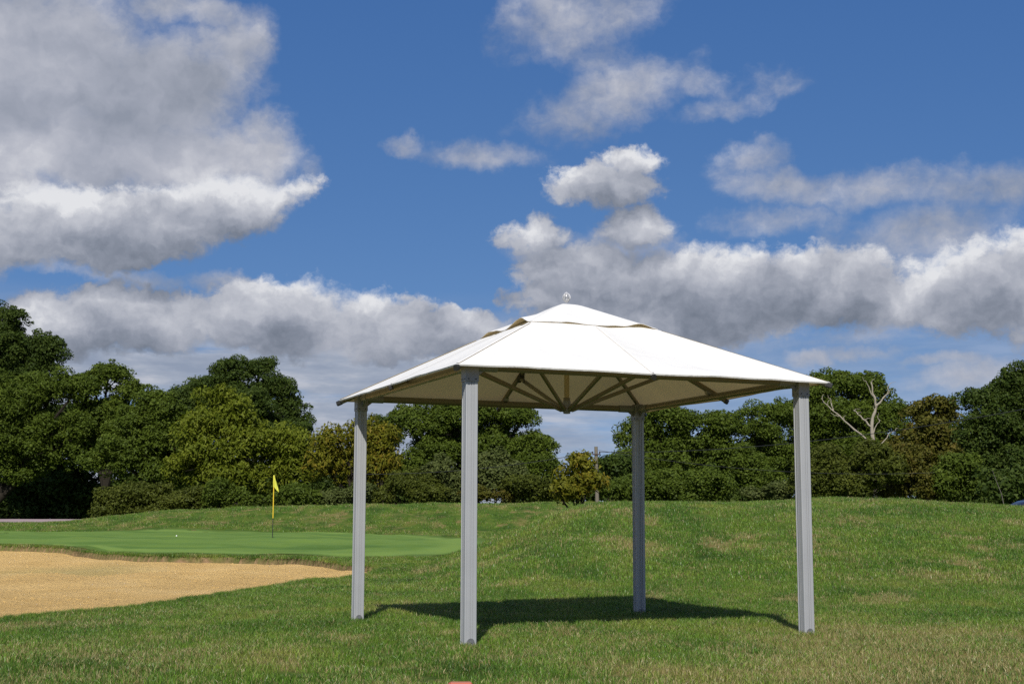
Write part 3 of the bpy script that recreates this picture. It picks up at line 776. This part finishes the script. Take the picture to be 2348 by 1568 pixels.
m_ball = plain('white_ball', (.85, .85, .83), .35, var=.02)
bx_, by_ = -12.4, 52.0
bm = bmesh.new(); bmesh.ops.create_icosphere(bm, subdivisions=4, radius=.027)
for v in bm.verts:
    n = v.co.normalized(); k = math.sin(n.x * 26) * math.sin(n.y * 26) * math.sin(n.z * 26); v.co *= 1 - .03 * abs(k)
me = bpy.data.meshes.new('golf_ball'); bm.to_mesh(me); bm.free(); me.materials.append(m_ball)
ball = link(bpy.data.objects.new('golf_ball', me)); ball.location = (bx_, by_, float(base_z(bx_, by_)) + .055)
tag(ball, 'small white golf ball lying on the putting green', 'golf ball')

m_red = plain('faded_red_plastic', (.50, .085, .055), .5, var=.25, scale=18, bump=.1)
m_redtop = plain('lit_red_plastic', (.46, .15, .095), .6, var=.2, scale=25)  # paler red: the light on the top face is put into the colour
rt = thing('tee_marker', 'faded red plastic block at the bottom edge of the picture', 'marker', (-.268, 7.53, .0), .06)
body = MB().box((0, 0, .064), (.128, .085, .128)).build('block', m_red, rt, bevel=.010)
MB().box((.002, 0, .1295), (.108, .066, .006)).build('top_pad', m_redtop, rt, bevel=.002)
MB().box((-.040, -.046, .055), (.010, .006, .10)).build('moulding_rib', m_redtop, rt)

# ------------------------------------------------------------------ trees
def leaf_mat(name, dark, mid, light, trans=.25, warm=None):
    m, t, b = mat(name)
    geo = t.n('ShaderNodeNewGeometry')
    r = geo.outputs['Random Per Island']
    n = t.noise(t.n('ShaderNodeTexCoord').outputs['Object'], .55, 3, .6).outputs['Fac']
    f = t.m('ADD', t.m('MULTIPLY', r, .55), t.m('MULTIPLY_ADD', n, .9, -.22), clamp=True)
    col = t.ramp(f, [(0.05, dark), (.5, mid), (.95, light)])
    if warm:
        w = t.noise(t.vm('ADD', t.n('ShaderNodeTexCoord').outputs['Object'], (9, 4, 2)), .8, 4, .65).outputs['Fac']
        col = t.mix(t.m('MULTIPLY', t.step(t.m('ADD', w, t.m('MULTIPLY_ADD', r, .3, -.15)), .52, .74), .65), col, (*warm, 1))
    t.put(b.inputs['Base Color'], col)
    b.inputs['Roughness'].default_value = .6; b.inputs['Specular IOR Level'].default_value = .14
    tr = t.n('ShaderNodeBsdfTranslucent'); t.put(tr.inputs[0], t.mix(1.0, col, (1.0, 1.1, .5, 1), 'MULTIPLY'))
    ms = t.n('ShaderNodeMixShader'); ms.inputs[0].default_value = trans
    t.put(ms.inputs[1], b.outputs[0]); t.put(ms.inputs[2], tr.outputs[0])
    t.put(m.node_tree.nodes['Material Output'].inputs[0], ms.outputs[0])
    return m
LEAF = {
    'oak': leaf_mat('oak_leaf', (.036, .056, .006), (.064, .096, .010), (.112, .148, .018)),
    'dark': leaf_mat('dark_oak_leaf', (.022, .040, .007), (.042, .068, .010), (.076, .104, .016)),
    'chestnut': leaf_mat('chestnut_leaf', (.058, .082, .006), (.112, .140, .010), (.185, .205, .022), .3),
    'gold': leaf_mat('turning_chestnut_leaf', (.070, .078, .006), (.130, .132, .010), (.215, .202, .024), .3, warm=(.205, .130, .012)),
    'olive': leaf_mat('olive_scrub_leaf', (.034, .046, .006), (.064, .080, .010), (.112, .126, .020)),
    'rust': leaf_mat('rusty_scrub_leaf', (.044, .048, .006), (.082, .082, .011), (.132, .124, .022), warm=(.110, .076, .014)),
    'grey': leaf_mat('grey_green_scrub_leaf', (.042, .058, .014), (.076, .096, .024), (.130, .150, .046)),
}
m_bark = plain('bark', (.026, .022, .017), .95, var=.35, scale=5, bump=.6, bscale=14, spec=.08)

def unit(n, r): v = r.normal(size=(n, 3)); return v / np.linalg.norm(v, axis=1)[:, None]

def foliage(lobes, seed, size, clump, density, droop=0.0, fill=.45, gap=.0):
    """leaf-sized faces in clumps spread through the crown's lobes; lobes: x, y, z, rx, ry, rz"""
    r = np.random.default_rng(seed)
    Cs, Rs = [], []
    boughs = []
    for (x, y, z, rx, ry, rz) in lobes:            # each lobe breaks up into boughs round a thinner core
        boughs.append((x, y, z, rx * .72, ry * .72, rz * .72, .45))
        m = 8 if min(rx, rz) > 1.3 * clump else 3
        for _ in range(m):
            d = unit(1, r)[0]; d[1] = -abs(d[1]) if r.uniform() < .65 else d[1]; d[2] = d[2] if r.uniform() < .35 else abs(d[2])
            k = r.uniform(.24, .54); o = r.uniform(.50, .82)
            boughs.append((x + d[0] * o * rx, y + d[1] * o * ry, z + d[2] * o * rz, max(rx * k, clump * .6), max(ry * k, clump * .6), max(rz * k * .92, clump * .5), .80))
    for (x, y, z, rx, ry, rz, dens) in boughs:
        area = 4.2 * (rx * ry + rx * rz + ry * rz)
        n = max(3, int(area / (clump * clump) * density * dens))
        d = unit(n, r)
        d[:, 1] = np.where((d[:, 1] > .25) & (r.uniform(size=n) < .55), -d[:, 1], d[:, 1])
        rad = np.where(r.uniform(size=n) < fill, r.uniform(.35, .85, n), r.uniform(.82, 1.04, n))
        # lumpy surface: boughs stand out and hollows lie between them
        bump = np.sin(d[:, 0] * 5.1 + seed + x) * np.sin(d[:, 2] * 4.7 + seed * 1.7 + z) + .6 * np.sin(d[:, 0] * 9.3 + d[:, 1] * 6 + z) * np.sin(d[:, 2] * 8.7 + x)
        rad = rad * (1 + .17 * bump)
        keep = r.uniform(size=n) > np.clip(gap * 1.3, 0, .85) * (bump < -.08)
        c = np.array([x, y, z]) + d * rad[:, None] * np.array([rx, ry, rz])
        Cs.append(c[keep]); Rs.append(clump * (.40 + 1.0 * r.uniform(0, 1, n) ** 1.6)[keep])
        ns = max(3, int(n * .26)); ds = unit(ns, r); ds[:, 2] = np.abs(ds[:, 2]) * .9 + .1           # sprigs that break the outline
        Cs.append(np.array([x, y, z]) + ds * r.uniform(1.0, 1.3, ns)[:, None] * np.array([rx, ry, rz])); Rs.append(clump * r.uniform(.28, .5, ns))
    C = np.concatenate(Cs); Rr = np.concatenate(Rs)
    per = max(20, int(13.5 * (clump / size) ** 2))
    cnt = np.maximum(5, (per * (Rr / clump) ** 1.6 * r.uniform(.75, 1.3, len(Rr))).astype(int))
    idx = np.repeat(np.arange(len(C)), cnt); n = len(idx)
    d = unit(n, r); d[:, 2] = np.abs(d[:, 2]) * np.where(r.uniform(size=n) < .74, 1, -1)
    rr = Rr[idx] * r.uniform(.55, 1.08, n) ** .7
    pos = C[idx] + d * rr[:, None] * np.array([1.1, 1.1, .84])
    nor = d * .75 + unit(n, r) * .75 + np.array([0, -.12, .28]); nor /= np.linalg.norm(nor, axis=1)[:, None]
    tan = unit(n, r); tan[:, 2] -= droop
    tan -= nor * (tan * nor).sum(1)[:, None]; tan /= np.linalg.norm(tan, axis=1)[:, None] + 1e-9
    bit = np.cross(nor, tan)
    L = size * r.uniform(.6, 1.3, n); Wd = L * r.uniform(.5, .9, n) * (1 - .35 * min(1, droop))
    k = r.uniform(-.12, .12, n) * L
    V = np.stack([pos + bit * Wd[:, None] * .5 - tan * L[:, None] * .4, pos + tan * L[:, None] * .6 + nor * k[:, None], pos - bit * Wd[:, None] * .5 - tan * L[:, None] * .4], 1).reshape(-1, 3)
    return V, np.arange(3 * n).reshape(-1, 3)

def at(px, py, depth): return Vector(((px - 1174) / 3189.0 * depth, depth, CAM_H + (1207 - py) / 3189.0 * depth))
N_LEAF = 0
def tree(name, label, cat, depth, base_px, lobes, leaf, seed, size=.19, clump=.64, density=.82, droop=0.0, gap=.4, group=None, trunk_r=.32, bole=.2, fill=.4, yscale=.85, skirt=0.0):
    """lobes as (x, y, rx, ry[, depth shift]) in hundredths of the view, set at the tree's own distance"""
    global N_LEAF
    group = group or OAKS
    bx = (base_px - 1174) / 3189.0 * depth
    bz = float(base_z(bx, depth))
    th = thing(name, label, cat, (bx, depth, bz - .05), 0, group)
    rnd_ = random.Random(seed)
    s = depth / 3189.0
    L3 = []
    for lo in lobes:
        x, y, rx, ry = lo[:4]; dy = lo[4] if len(lo) > 4 else rnd_.uniform(-.8, .8)
        p = at(x, y, depth)
        L3.append((p.x - bx, dy, p.z - bz + .05, rx * s, max(.5, (rx + ry) * .5 * s * yscale), ry * s))
    if skirt:                                       # low growth down to the ground
        x0, x1 = min(l[0] - l[3] for l in L3), max(l[0] + l[3] for l in L3)
        for x in np.arange(x0 + skirt * .8, x1 - skirt * .5, skirt * 1.25): L3.append((float(x), rnd_.uniform(-.3, .5), skirt * rnd_.uniform(.35, .6), skirt * .95, skirt * .7, skirt * rnd_.uniform(.6, .95)))
    V, F = foliage(L3, seed, size, clump, density, droop, fill, gap)
    np_mesh('crown', V, F, LEAF[leaf], th); N_LEAF += len(F)
    # trunk with limbs into the lobes
    mb = MB(); top = max(l[2] for l in L3); cxm = sum(l[0] * l[3] for l in L3) / sum(l[3] for l in L3)
    fork = Vector((cxm * .5, 0, max(.5, top * bole)))
    mb.tube([(0, 0, -.3), (0, 0, .15), (fork.x * .6, 0, fork.z * .6), fork], [trunk_r * 1.5, trunk_r * 1.1, trunk_r * .9, trunk_r * .8], 9)
    for l in L3:
        c = Vector(l[:3]); mid = fork.lerp(c, .5) + Vector((rnd_.uniform(-.4, .4), rnd_.uniform(-.4, .4), .3))
        mb.tube([fork, mid, c, c + Vector((l[3] * rnd_.uniform(-.5, .5), 0, l[5] * .75))], [trunk_r * .6, trunk_r * .4, trunk_r * .22, .02], 6)
        for _ in range(4):
            d = Vector((rnd_.uniform(-1, 1) * l[3], rnd_.uniform(-1, .4) * l[4], rnd_.uniform(-.3, 1) * l[5]))
            st = mid.lerp(c, rnd_.uniform(.3, 1)); mb.tube([st, st + d * .5 + Vector((0, 0, .15)), st + d * .93], [trunk_r * .2, trunk_r * .12, .012], 5)
    mb.build('trunk', m_bark, th, smooth=True)
    return th

OAKS = 'broadleaf trees behind the golf course'
BUSH = 'scrub along the foot of the trees'
# left wood
tree('oak_tree', 'tallest dark oak rising at the far left edge', 'tree', 122, -70, [(-40, 900, 130, 130), (30, 790, 70, 60), (95, 815, 52, 55), (15, 735, 35, 40), (-60, 760, 80, 80), (60, 870, 60, 50)], 'dark', 1, trunk_r=.5, density=1.0)
tree('oak_tree', 'broad leafy oak at left edge under the tallest oak', 'tree', 112, -40, [(40, 960, 95, 85), (110, 905, 75, 48), (180, 900, 50, 45), (-40, 980, 90, 110), (120, 1010, 90, 75), (30, 1060, 120, 60), (190, 985, 50, 70)], 'oak', 2, trunk_r=.4)
tree('oak_tree', 'gappy-topped oak right of the broad left oak', 'tree', 113, 250, [(245, 875, 42, 42), (300, 905, 30, 36), (215, 880, 30, 30), (250, 960, 65, 50), (200, 1020, 70, 60), (290, 985, 45, 45)], 'oak', 3, gap=.5, density=.9)
tree('oak_tree', 'mid-green oak between gappy oak and yellow chestnut', 'tree', 109, 350, [(350, 925, 38, 38), (380, 960, 45, 45), (330, 990, 70, 55), (370, 1040, 75, 65), (280, 1060, 75, 55), (420, 1030, 40, 60), (400, 1105, 70, 50)], 'oak', 4)
tree('oak_tree', 'large dark domed oak behind the yellow chestnut', 'tree', 128, 545, [(545, 875, 75, 48), (490, 905, 75, 50), (620, 905, 60, 48), (670, 955, 45, 48), (410, 925, 45, 38), (430, 980, 70, 60), (560, 960, 110, 75), (640, 1010, 75, 60), (590, 850, 40, 25)], 'dark', 5, trunk_r=.5)
tree('chestnut_tree', 'tall yellow-green chestnut in front of the domed oak', 'tree', 103, 520, [(500, 935, 50, 45), (530, 985, 80, 60), (475, 1000, 60, 60), (570, 1040, 65, 60), (500, 1070, 95, 65), (430, 1090, 55, 50), (590, 1100, 60, 45)], 'chestnut', 6, size=.30, clump=.72, droop=1.1, gap=.5)
tree('chestnut_tree', 'round lime-green chestnut behind the flagstick', 'tree', 104, 665, [(655, 1010, 58, 38), (690, 1050, 50, 45), (640, 1070, 60, 50), (680, 1105, 62, 40), (620, 1030, 35, 35)], 'chestnut', 7, size=.30, clump=.68, droop=1.1, gap=.5)
tree('chestnut_tree', 'golden-brown chestnut behind the left gazebo post', 'tree', 101, 820, [(775, 1020, 48, 38), (835, 1000, 58, 48), (885, 1030, 42, 48), (800, 1075, 75, 55), (870, 1090, 60, 50), (755, 1080, 40, 50)], 'gold', 8, size=.30, clump=.68, droop=1.1, gap=.5)
# middle
tree('oak_tree', 'big oak framed between the two left gazebo posts', 'tree', 110, 1040, [(925, 965, 38, 26), (980, 985, 65, 55), (1050, 960, 80, 48), (1130, 965, 75, 50), (1190, 980, 45, 45), (1225, 1030, 55, 42), (1090, 1040, 130, 75), (1240, 1075, 42, 40), (1000, 1075, 80, 60), (1170, 1070, 80, 55)], 'oak', 9, trunk_r=.5, gap=.3)
tree('oak_tree', 'narrow dark sapling at left of the big framed oak', 'tree', 118, 880, [(880, 975, 25, 22), (895, 1010, 40, 35), (860, 1030, 40, 40)], 'dark', 10, trunk_r=.2)
tree('chestnut_tree', 'small yellow chestnut growing beside the utility pole', 'tree', 68, 1325, [(1325, 1075, 30, 22), (1345, 1062, 24, 17), (1300, 1100, 30, 25), (1345, 1110, 38, 30), (1300, 1124, 36, 18), (1332, 1130, 45, 14), (1285, 1128, 24, 13)], 'gold', 11, size=.25, clump=.42, droop=1.0, trunk_r=.10, gap=.1, skirt=.6, density=1.25)
tree('oak_tree', 'small dark tree just right of the utility pole', 'tree', 96, 1400, [(1392, 1078, 26, 22), (1410, 1065, 20, 18), (1395, 1110, 45, 32), (1432, 1085, 26, 35)], 'dark', 12, size=.24, clump=.6, trunk_r=.18)
# right wood
tree('oak_tree', 'rounded oak behind the rear gazebo post', 'tree', 103, 1520, [(1520, 965, 55, 38), (1570, 985, 40, 42), (1475, 1000, 45, 48), (1530, 1040, 75, 58), (1460, 1080, 50, 55), (1550, 1095, 70, 50)], 'oak', 13, gap=.3)
tree('oak_tree', 'lower oak between the rear and right gazebo posts', 'tree', 104, 1640, [(1625, 990, 45, 40), (1665, 985, 40, 38), (1640, 1040, 65, 55), (1610, 1095, 65, 50), (1690, 1080, 55, 55)], 'oak', 14, gap=.3)
tree('oak_tree', 'see-through topped oak left of the right gazebo post', 'tree', 108, 1750, [(1720, 955, 30, 20), (1755, 955, 30, 22), (1790, 960, 25, 35), (1740, 1000, 50, 35), (1760, 1050, 70, 55), (1730, 1100, 60, 48)], 'oak', 15, gap=.55)
tree('oak_tree', 'great dark oak behind the bleached dead tree', 'tree', 112, 1930, [(1930, 892, 58, 45), (1870, 915, 48, 48), (1995, 905, 48, 45), (2035, 950, 42, 45), (1830, 965, 50, 55), (1920, 970, 100, 65), (2020, 1000, 60, 50), (1860, 1040, 75, 55), (1960, 1050, 90, 60), (1840, 1095, 60, 50), (1950, 1110, 100, 45), (2035, 1110, 60, 45)], 'oak', 16, trunk_r=.5, gap=.3)
tree('ash_tree', 'brownish thin-crowned tree right of the dead tree', 'tree', 100, 2140, [(2155, 925, 38, 25), (2115, 950, 32, 32), (2180, 965, 30, 45), (2120, 1010, 55, 50), (2080, 1040, 60, 50), (2160, 1060, 60, 55), (2060, 1085, 50, 45)], 'rust', 17, gap=.45, size=.25, clump=.62)
tree('oak_tree', 'tall dark oak at the right edge', 'tree', 93, 2310, [(2325, 895, 55, 50), (2260, 925, 55, 45), (2375, 930, 70, 90), (2290, 990, 75, 60), (2240, 1010, 50, 55), (2340, 1060, 90, 80), (2260, 1080, 55, 60)], 'dark', 18, trunk_r=.4)
# trees of the second row that close the gaps
tree('oak_tree', 'shadowy oak filling the wood behind the left oaks', 'tree', 138, 180, [(180, 980, 120, 60), (40, 1060, 140, 90), (290, 1070, 150, 80), (150, 1130, 130, 70), (-60, 1110, 100, 90), (30, 1150, 120, 60), (300, 1150, 130, 50), (90, 1185, 130, 40), (230, 1180, 110, 40), (20, 1195, 100, 35)], 'dark', 19, clump=.95, size=.32, skirt=2.2)
tree('oak_tree', 'low dark tree behind the chestnuts right of the flag', 'tree', 130, 760, [(700, 1080, 90, 60), (800, 1090, 110, 60), (900, 1090, 90, 60), (560, 1120, 120, 60), (800, 1140, 140, 40), (1000, 1130, 90, 45), (430, 1130, 90, 55)], 'dark', 20, clump=.95, size=.32, skirt=2.2)
tree('oak_tree', 'dark tree closing the wood behind the rear post', 'tree', 128, 1600, [(1500, 1080, 80, 60), (1620, 1080, 120, 60), (1750, 1090, 100, 60), (1250, 1130, 100, 35), (1400, 1125, 80, 40), (1600, 1150, 150, 40)], 'dark', 21, clump=.95, size=.32, skirt=2.2)
tree('oak_tree', 'shaded tree behind the brownish tree at right', 'tree', 125, 2200, [(2060, 1070, 90, 60), (2200, 1060, 90, 70), (2320, 1080, 90, 80), (1950, 1120, 140, 60), (2200, 1150, 150, 50), (2360, 1150, 90, 50)], 'dark', 22, clump=.95, size=.32, skirt=2.2)

def bush(label, depth, px, lobes, leaf, seed, size=.17, clump=.46, name='bush'):
    return tree(name, label, 'bush', depth, px, lobes, leaf, seed, size=size, clump=clump, trunk_r=.07, bole=.12, gap=.2, group=BUSH, fill=.3, skirt=.75)
bush('long olive bush at the left end of the bank', 99, 330, [(300, 1150, 62, 38), (355, 1140, 48, 38), (270, 1160, 50, 30), (400, 1160, 45, 25)], 'olive', 33)
bush('bright green bush left of the flag below the chestnut', 98, 510, [(510, 1135, 38, 28), (500, 1155, 30, 20), (540, 1145, 30, 22)], 'oak', 34)
bush('small dark bush between the bright green bush and olive bush', 99, 450, [(450, 1150, 45, 30), (420, 1160, 30, 20)], 'olive', 35)
bush('green bush just right of the flagstick', 98, 690, [(690, 1140, 45, 26), (650, 1150, 40, 22), (730, 1150, 40, 20), (600, 1155, 40, 18)], 'oak', 36)
bush('low grey-green bush at the foot of the golden-brown chestnut', 98, 790, [(780, 1145, 50, 20), (830, 1140, 40, 25), (745, 1150, 35, 16)], 'grey', 37)
bush('olive bush right of the left gazebo post', 97, 920, [(910, 1125, 42, 32), (950, 1115, 45, 38), (880, 1140, 35, 20), (985, 1135, 40, 28)], 'olive', 38)
bush('grey-green bush left of the front gazebo post', 98, 1030, [(1010, 1095, 35, 38), (1045, 1120, 40, 35), (1030, 1140, 45, 22)], 'grey', 39)
bush('grey-green shrub with bare twigs right of the front post', 97, 1140, [(1130, 1080, 45, 48), (1165, 1095, 38, 42), (1110, 1110, 38, 40)], 'grey', 40, .2, .5)
bush('rusty brown low bush right of the front post', 96, 1120, [(1115, 1135, 40, 18), (1080, 1140, 40, 16), (1150, 1140, 30, 14)], 'rust', 41)
bush('pale olive bush left of the small yellow chestnut', 95, 1200, [(1190, 1125, 38, 28), (1230, 1120, 40, 32), (1262, 1130, 28, 25)], 'olive', 42)
bush('dark bush below the small tree right of the utility pole', 92, 1410, [(1400, 1130, 45, 25), (1440, 1125, 35, 30)], 'oak', 43)
bush('dark bush right of the rear gazebo post', 94, 1530, [(1510, 1120, 48, 35), (1560, 1125, 45, 30)], 'oak', 44)
bush('bushy green shrub midway between rear and right posts', 92, 1630, [(1610, 1115, 45, 40), (1655, 1125, 42, 30), (1590, 1135, 40, 22)], 'oak', 45)
bush('low grey scrub just left of the right gazebo post', 90, 1760, [(1740, 1135, 45, 18), (1790, 1130, 40, 22)], 'grey', 46)
bush('olive bush left below the dead tree', 88, 1890, [(1870, 1105, 45, 42), (1920, 1100, 45, 42), (1890, 1060, 40, 35), (1840, 1120, 35, 30)], 'olive', 47)
bush('tall olive scrub directly under the dead tree', 87, 1995, [(1985, 1080, 45, 45), (2025, 1085, 40, 50), (1960, 1115, 45, 32), (2000, 1040, 30, 25)], 'olive', 48)
bush('rusty scrub right below the brownish tree', 88, 2090, [(2080, 1100, 45, 45), (2130, 1110, 40, 40), (2060, 1060, 40, 40), (2045, 1125, 40, 28)], 'rust', 49)
bush('green bush between brownish tree and right-edge oak', 87, 2180, [(2170, 1105, 42, 40), (2205, 1090, 40, 50), (2230, 1120, 35, 30)], 'oak', 50)
bush('dark bush at the right edge behind the car', 84, 2310, [(2280, 1125, 40, 40), (2340, 1115, 50, 48), (2400, 1115, 50, 50)], 'dark', 51, .26, .6)

# bleached dead tree
m_dead = plain('bleached_wood', (.29, .255, .20), .9, var=.45, scale=1.8, bump=.7, bscale=7)
DD = 90.0; dbx = (2002 - 1174) / 3189 * DD; dbz = float(base_z(dbx, DD))
dt = thing('dead_tree', 'bare bleached dead tree with forked branches before the great oak', 'tree', (dbx, DD, dbz - .1))
def limb(nm, pts, r0, r1, jit=.05, parent=dt, seed=0):
    rr = random.Random(seed); P3 = [at(x, y, DD) - Vector((dbx, DD, dbz - .1)) for x, y in pts]
    out = [P3[0]]
    for a, b_ in zip(P3, P3[1:]):
        for k in (1, 2, 3): out.append(a.lerp(b_, k / 3) + (Vector((rr.uniform(-jit, jit), rr.uniform(-jit, jit), rr.uniform(-jit, jit))) if k < 3 else Vector()))
    rad = [r0 + (r1 - r0) * i / (len(out) - 1) for i in range(len(out))]
    rad = [q * .84 * rr.uniform(.82, 1.18) for q in rad]
    o = MB().tube(out, rad, 8).build(nm, m_dead, parent, smooth=True); return o
trunk = limb('trunk', [(2003, 1160), (2002, 1032), (2000, 977), (2006, 949), (2012, 930)], .15, .09)
limb('branch', [(2012, 930), (2010, 914), (2004, 894), (2001, 875)], .10, .05, seed=1)
limb('branch', [(2009, 915), (1998, 893), (1990, 872)], .05, .015, seed=2)
limb('branch', [(2010, 932), (2026, 915), (2038, 902), (2042, 882)], .085, .02, seed=3)
limb('branch', [(1999, 978), (1991, 971), (1975, 953), (1959, 940)], .085, .03, seed=4)
limb('branch', [(2001, 1020), (1959, 984), (1927, 953), (1908, 938), (1886, 912)], .09, .025, seed=5)
limb('branch', [(1912, 941), (1909, 926), (1906, 912)], .06, .015, seed=6)
limb('branch', [(2002, 996), (2012, 972), (2020, 962)], .05, .012, seed=7)
limb('branch', [(2003, 1030), (2029, 1008), (2040, 992), (2054, 986)], .055, .012, seed=8)
limb('branch', [(1928, 953), (1914, 952), (1906, 945)], .04, .01, seed=9)
limb('branch', [(2001, 1040), (1975, 1028), (1958, 1030)], .04, .01, seed=10)

rt_ = random.Random(5)
for k, (x, y) in enumerate([(2001, 880), (2042, 884), (2038, 903), (1990, 874), (1959, 941), (1968, 948), (1888, 914), (1900, 928), (1907, 914), (2018, 964), (2052, 987), (2026, 915), (1935, 960), (1946, 971), (2008, 940), (1984, 963)]):
    a = rt_.uniform(-2.6, -.5); ln = rt_.uniform(9, 20)
    limb('twig', [(x, y), (x + ln * .5 * math.cos(a), y + ln * .5 * math.sin(a)), (x + ln * math.cos(a + .4), y + ln * math.sin(a + .4))], .026, .008, .03, seed=20 + k)

# pale slender stem at the right edge of the wood
m_birch = plain('pale_bark', (.10, .09, .075), .9, var=.4, scale=3)
o = MB().tube([at(2297, 1165, 80), at(2291, 1130, 80), at(2282, 1105, 80), at(2272, 1075, 80)], [.028, .024, .02, .01], 7).build('bare_stem', m_birch, smooth=True)
tag(o, 'slender bare stem leaning before the dark right-edge trees', 'tree stem')

# ------------------------------------------------------------------ utility pole and cables
m_wood = plain('weathered_pole', (.15, .13, .10), .9, var=.3, scale=4, bump=.4, bscale=20)
m_wire = plain('black_cable', (.02, .02, .022), .6, var=.1)
m_ins = plain('brown_insulator', (.06, .04, .035), .4, var=.1)
UD = 75.0; ux = (1367 - 1174) / 3189 * UD; uz = float(base_z(ux, UD))
up = thing('utility_pole', 'weathered wooden utility pole standing behind the small yellow chestnut', 'utility pole', (ux, UD, uz))
UT = at(1367, 1025, UD).z - uz
MB().tube([(.08, 0, -.5), (.06, 0, .5), (0, 0, UT)], [.115, .11, .09], 12).build('pole', m_wood, up, smooth=True)
MB().box((0, -.10, UT - .42), (.42, .05, .07)).build('bracket', m_ins, up)
for sx in (-.19, .19): MB().lathe([(.02, 0), (.045, .03), (.03, .06), (.045, .09), (.02, .12)], (sx, -.10, UT - .38), 8).build('insulator', m_ins, up)
def cable(label, a, b_, sag, r=.016):
    a, b_ = Vector(a), Vector(b_)
    pts = [a.lerp(b_, s) - Vector((0, 0, 4 * sag * s * (1 - s))) for s in np.linspace(0, 1, 25)]
    return tag(MB().tube(pts, r, 5).build('overhead_cable', m_wire, smooth=True), label, 'cable', 'overhead cables at the utility pole')
pz = uz + UT
cable('thin cable running left from the utility pole', (ux - .19, UD - .1, pz - .30), (ux - 14, UD + 8, pz - 1.2), .35)
cable('upper of two cables running right from the utility pole', (ux + .12, UD - .1, pz - .2), (ux + 20, UD + 6, pz - 1.1), .5, .012)
cable('long cable rising right past the brownish tree to the edge', (ux + .19, UD - .1, pz - .30), (24.0, 50.0, 6.35), .75)

# ------------------------------------------------------------------ car behind the bank at the right edge
m_paint, t, b = mat('dark_blue_car_paint')
n = t.noise(t.n('ShaderNodeTexCoord').outputs['Object'], 3, 3, .5).outputs['Fac']
t.put(b.inputs['Base Color'], t.mix(n, (.010, .013, .034, 1), (.014, .018, .042, 1)))
b.inputs['Roughness'].default_value = .4; b.inputs['Specular IOR Level'].default_value = .35; b.inputs['Coat Weight'].default_value = .2; b.inputs['Coat Roughness'].default_value = .05
m_glass = plain('tinted_car_glass', (.03, .035, .04), .08, var=.1, spec=.8)
m_tyre = plain('tyre_rubber', (.02, .02, .02), .9)
m_rim = plain('alloy_rim', (.45, .45, .46), .35, .8)
m_lamp = plain('lamp_glass', (.7, .7, .7), .15, spec=.8)
CD = 50.0; cxp = 18.58
car = thing('parked_car', 'dark blue car parked behind the bank at the right edge', 'car', (cxp, CD, float(base_z(cxp, CD))), 0)
# side outline (front towards -x), lofted across the width with tumblehome
low = [(-2.05, .35), (-2.1, .55), (-2.02, .72), (-1.75, .84), (-1.1, .95), (-.6, .98), (1.2, 1.0), (1.85, .98), (2.05, .82), (2.08, .5), (2.0, .3), (-1.95, .28)]
cab = [(-1.12, .94), (-.62, 1.22), (-.12, 1.40), (.45, 1.46), (1.0, 1.42), (1.45, 1.27), (1.88, .97)]
def loft(outline, stations):
    V, F = [], []; n = len(outline)
    for y, sc, dz in stations: V += [(x * sc, y, z * (1 - dz) + dz * .6) for x, z in outline]
    for i in range(len(stations) - 1):
        for k in range(n): F.append((i * n + k, i * n + (k + 1) % n, (i + 1) * n + (k + 1) % n, (i + 1) * n + k))
    F += [tuple(range(n))[::-1], tuple(range((len(stations) - 1) * n, len(stations) * n))]
    return MB().add(V, F)
loft(low, [(-.86, .965, .12), (-.82, .985, .03), (-.6, 1, 0), (.6, 1, 0), (.82, .985, .03), (.86, .965, .12)]).build('body', m_paint, car, smooth=True)
loft(cab, [(-.64, .93, .05), (-.58, .97, .012), (-.3, 1, 0), (.3, 1, 0), (.58, .97, .012), (.64, .93, .05)]).build('roof', m_paint, car, smooth=True)
def pane(nm, pts): MB().add(pts, [tuple(range(len(pts)))]).build(nm, m_glass, car)
pane('windscreen', [(-1.06, -.55, .985), (-1.10, .55, .985), (-.30, .50, 1.35), (-.27, -.50, 1.35)])
for sy in (-1, 1):
    pane('side_window', [(-.85, sy * .662, 1.0), (.2, sy * .662, 1.0), (.22, sy * .655, 1.33), (-.1, sy * .655, 1.32), (-.5, sy * .66, 1.18)])
    pane('side_window', [(.28, sy * .662, 1.0), (1.45, sy * .662, 1.0), (1.2, sy * .655, 1.26), (.75, sy * .655, 1.35), (.3, sy * .655, 1.34)])
    for wx in (-1.3, 1.32):
        w = MB().bar((wx, sy * .70, .31), (wx, sy * .885, .31), circ(.31, 20)).build('wheel', m_tyre, car, smooth=True)
        MB().bar((wx, sy * .88, .31), (wx, sy * .892, .31), circ(.20, 14)).build('rim', m_rim, w)
    MB().box((-2.03, sy * .62, .68), (.10, .30, .12)).build('headlight', m_lamp, car, bevel=.02)
    MB().box((-.78, sy * .92, 1.0), (.10, .16, .12)).build('wing_mirror', m_paint, car, bevel=.02)
print('leaves', N_LEAF)
